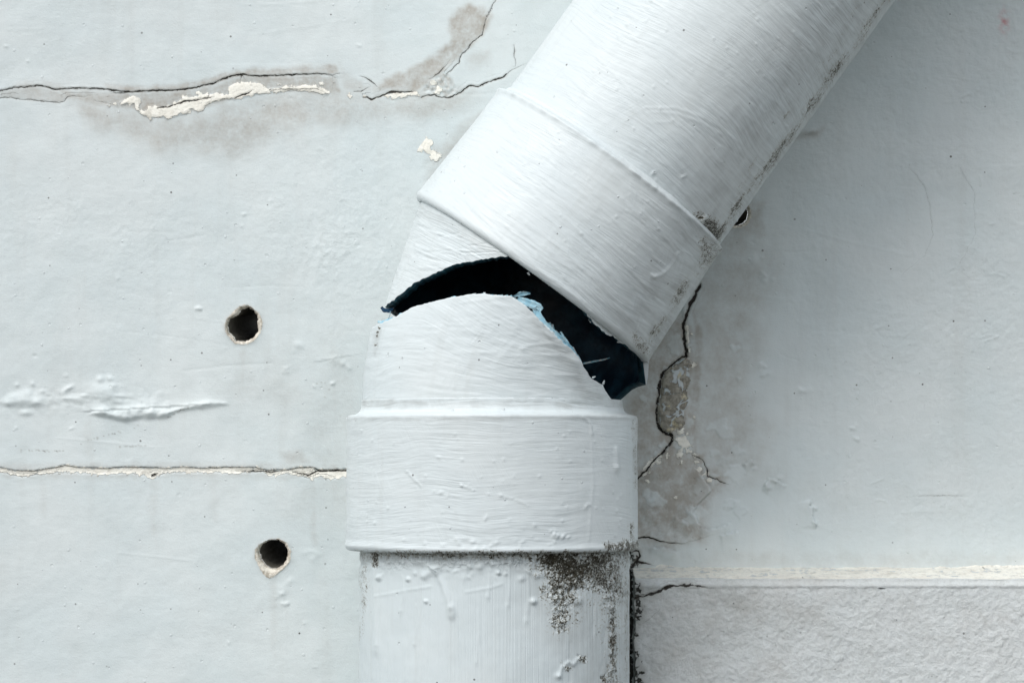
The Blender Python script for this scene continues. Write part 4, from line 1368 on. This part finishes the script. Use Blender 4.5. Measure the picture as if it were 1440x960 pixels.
ue = elbow('elbow', sec_ue, -.35, 1.45, TEAR_UP, [(-60, 1.12), (-90, 1.15), (-130, 1.08), (-165, 1.02)],
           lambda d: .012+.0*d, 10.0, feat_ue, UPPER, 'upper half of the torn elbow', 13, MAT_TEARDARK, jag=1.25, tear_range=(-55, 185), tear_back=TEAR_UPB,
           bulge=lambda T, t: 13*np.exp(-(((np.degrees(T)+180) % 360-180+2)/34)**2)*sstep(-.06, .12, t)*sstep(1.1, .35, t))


# ---- blue shreds of plastic hanging on the tears
def shred(name, pts, widths, mat, parent, thick=1.2, curl=0.0):
    """a bent ribbon: centreline (px, py, w) as it shows, half-widths"""
    n = 4*len(pts)
    s_ = np.linspace(0, len(pts)-1, n)
    p = np.array([np.interp(s_, np.arange(len(pts)), [q[k] for q in pts]) for k in range(3)]).T
    hw = np.interp(s_, np.arange(len(pts)), widths)
    tang = np.gradient(p[:, :2], axis=0); tang /= np.linalg.norm(tang, axis=1)[:, None]+1e-9
    nr = np.stack([-tang[:, 1], tang[:, 0]], 1)
    V = []
    for i in range(n):
        f = (D-DAX)/(D-DAX-p[i, 2]*K)
        for k, (sx, dw) in enumerate(((-1, curl), (-.4, curl*.3), (.3, 0), (1, curl*.6), (1, curl*.6-thick), (.3, -thick*1.4), (-.4, curl*.3-thick*1.4), (-1, curl-thick))):
            jx = RNG.normal(0, .25)
            q = p[i, :2]+nr[i]*(hw[i]*sx+jx)
            u = 720+(q[0]-720)/f; v = 660+(q[1]-660)/f
            V.append(world_pt(u, v, p[i, 2]+dw+RNG.normal(0, .2)))
    V = np.array(V)
    F = [(i*8+k, i*8+(k+1) % 8, (i+1)*8+(k+1) % 8, (i+1)*8+k) for i in range(n-1) for k in range(8)]
    F += [(0, 3, 4, 7), (0, 1, 2, 3), (4, 5, 6, 7)] + [((n-1)*8+a, (n-1)*8+b, (n-1)*8+c, (n-1)*8+d) for a, b, c, d in ((7, 4, 3, 0), (3, 2, 1, 0), (7, 6, 5, 4))]
    me = make_mesh(name, V, F, None, [mat])
    return part(name, me, parent)


def wl(x, y):      # depth of the lower elbow's face where it shows at (x, y)
    d = math.hypot(985-x, 575-y)-292.5
    return math.sqrt(max(183**2-d*d, 100))


def shl(name, pts, widths, mat, dw=-3.0, **k):
    return shred(name, [(x, y, wl(x, y)+dw) for x, y in pts], widths, mat, le, **k)


shl('plastic_shred', [(722, 417), (730, 414), (737, 413), (746, 412.5)], [1.0, 2.8, 3.2, .8], MAT_BLUE, curl=5)
shl('plastic_shred', [(728, 419), (738, 424), (748, 428), (757, 431), (762, 436)], [2.0, 4.8, 6.0, 5.0, 3.0], MAT_BLUE, curl=3)
shl('plastic_shred', [(752, 432), (758, 444), (766, 455), (776, 465), (786, 474), (796, 482), (805, 492), (811, 500)], [4.5, 4.2, 3.6, 3.4, 3.6, 3.2, 2.4, 1.0], MAT_BLUE, curl=2)
shl('plastic_shred', [(800, 486), (794, 476), (788, 466)], [2.4, 2.2, .7], MAT_BLUE, curl=3)
shl('plastic_shred', [(608, 427), (616, 427.5), (622, 425)], [3., 4.2, 1.5], MAT_BLUE, dw=1.0)
shl('plastic_shred', [(630, 421), (636, 419.5), (641, 417)], [1.2, 2.2, 1.2], MAT_BLUE, dw=.6)
shl('plastic_shred', [(559, 446), (564, 442.5), (569, 440)], [1.5, 2.6, 1.0], MAT_BLUE, dw=.6)
shl('plastic_shred', [(531, 452), (537, 453), (545, 450.5), (552, 446)], [1.2, 2.0, 1.8, .7], MAT_BLUE, dw=1.)
shred('plastic_shred', [(536, 432, 40), (540, 436, 42), (547, 437, 46), (553, 434, 50)], [1.5, 2.8, 2.6, 1.2], MAT_SCRAP, ue, curl=2)
shred('plastic_shred', [(549, 437, 52), (548.5, 442, 50), (546, 448, 46)], [.45, .35, .4], MAT_BLUE, ue, thick=.6)
shred('plastic_shred', [(820, 511, 40), (835, 508, 30), (850, 505, 20), (858, 503, 14)], [1.2, 1.2, 1.0, .5], MAT_TEAR, ue, curl=1)
for (x, y, a, L) in ((742, 383, .9, 5), (772, 400, .7, 4), (829, 449, 1.2, 5), (848, 540, -1.2, 6), (833, 531, -.4, 5), (680, 412.5, -.3, 3), (868, 480, .5, 4), (601, 391, 1.2, 3)):
    par = le if y > 405 and x < 850 and not (x > 825 and y < 460) else ue
    shred('paint_flake', [(x, y, wl(x, y)-6), (x+L*.5*math.cos(a), y+L*.5*math.sin(a), wl(x, y)-5), (x+L*math.cos(a), y+L*math.sin(a), wl(x, y)-4)], [1.5, 1.2, .4], MAT_COLLAR, par)
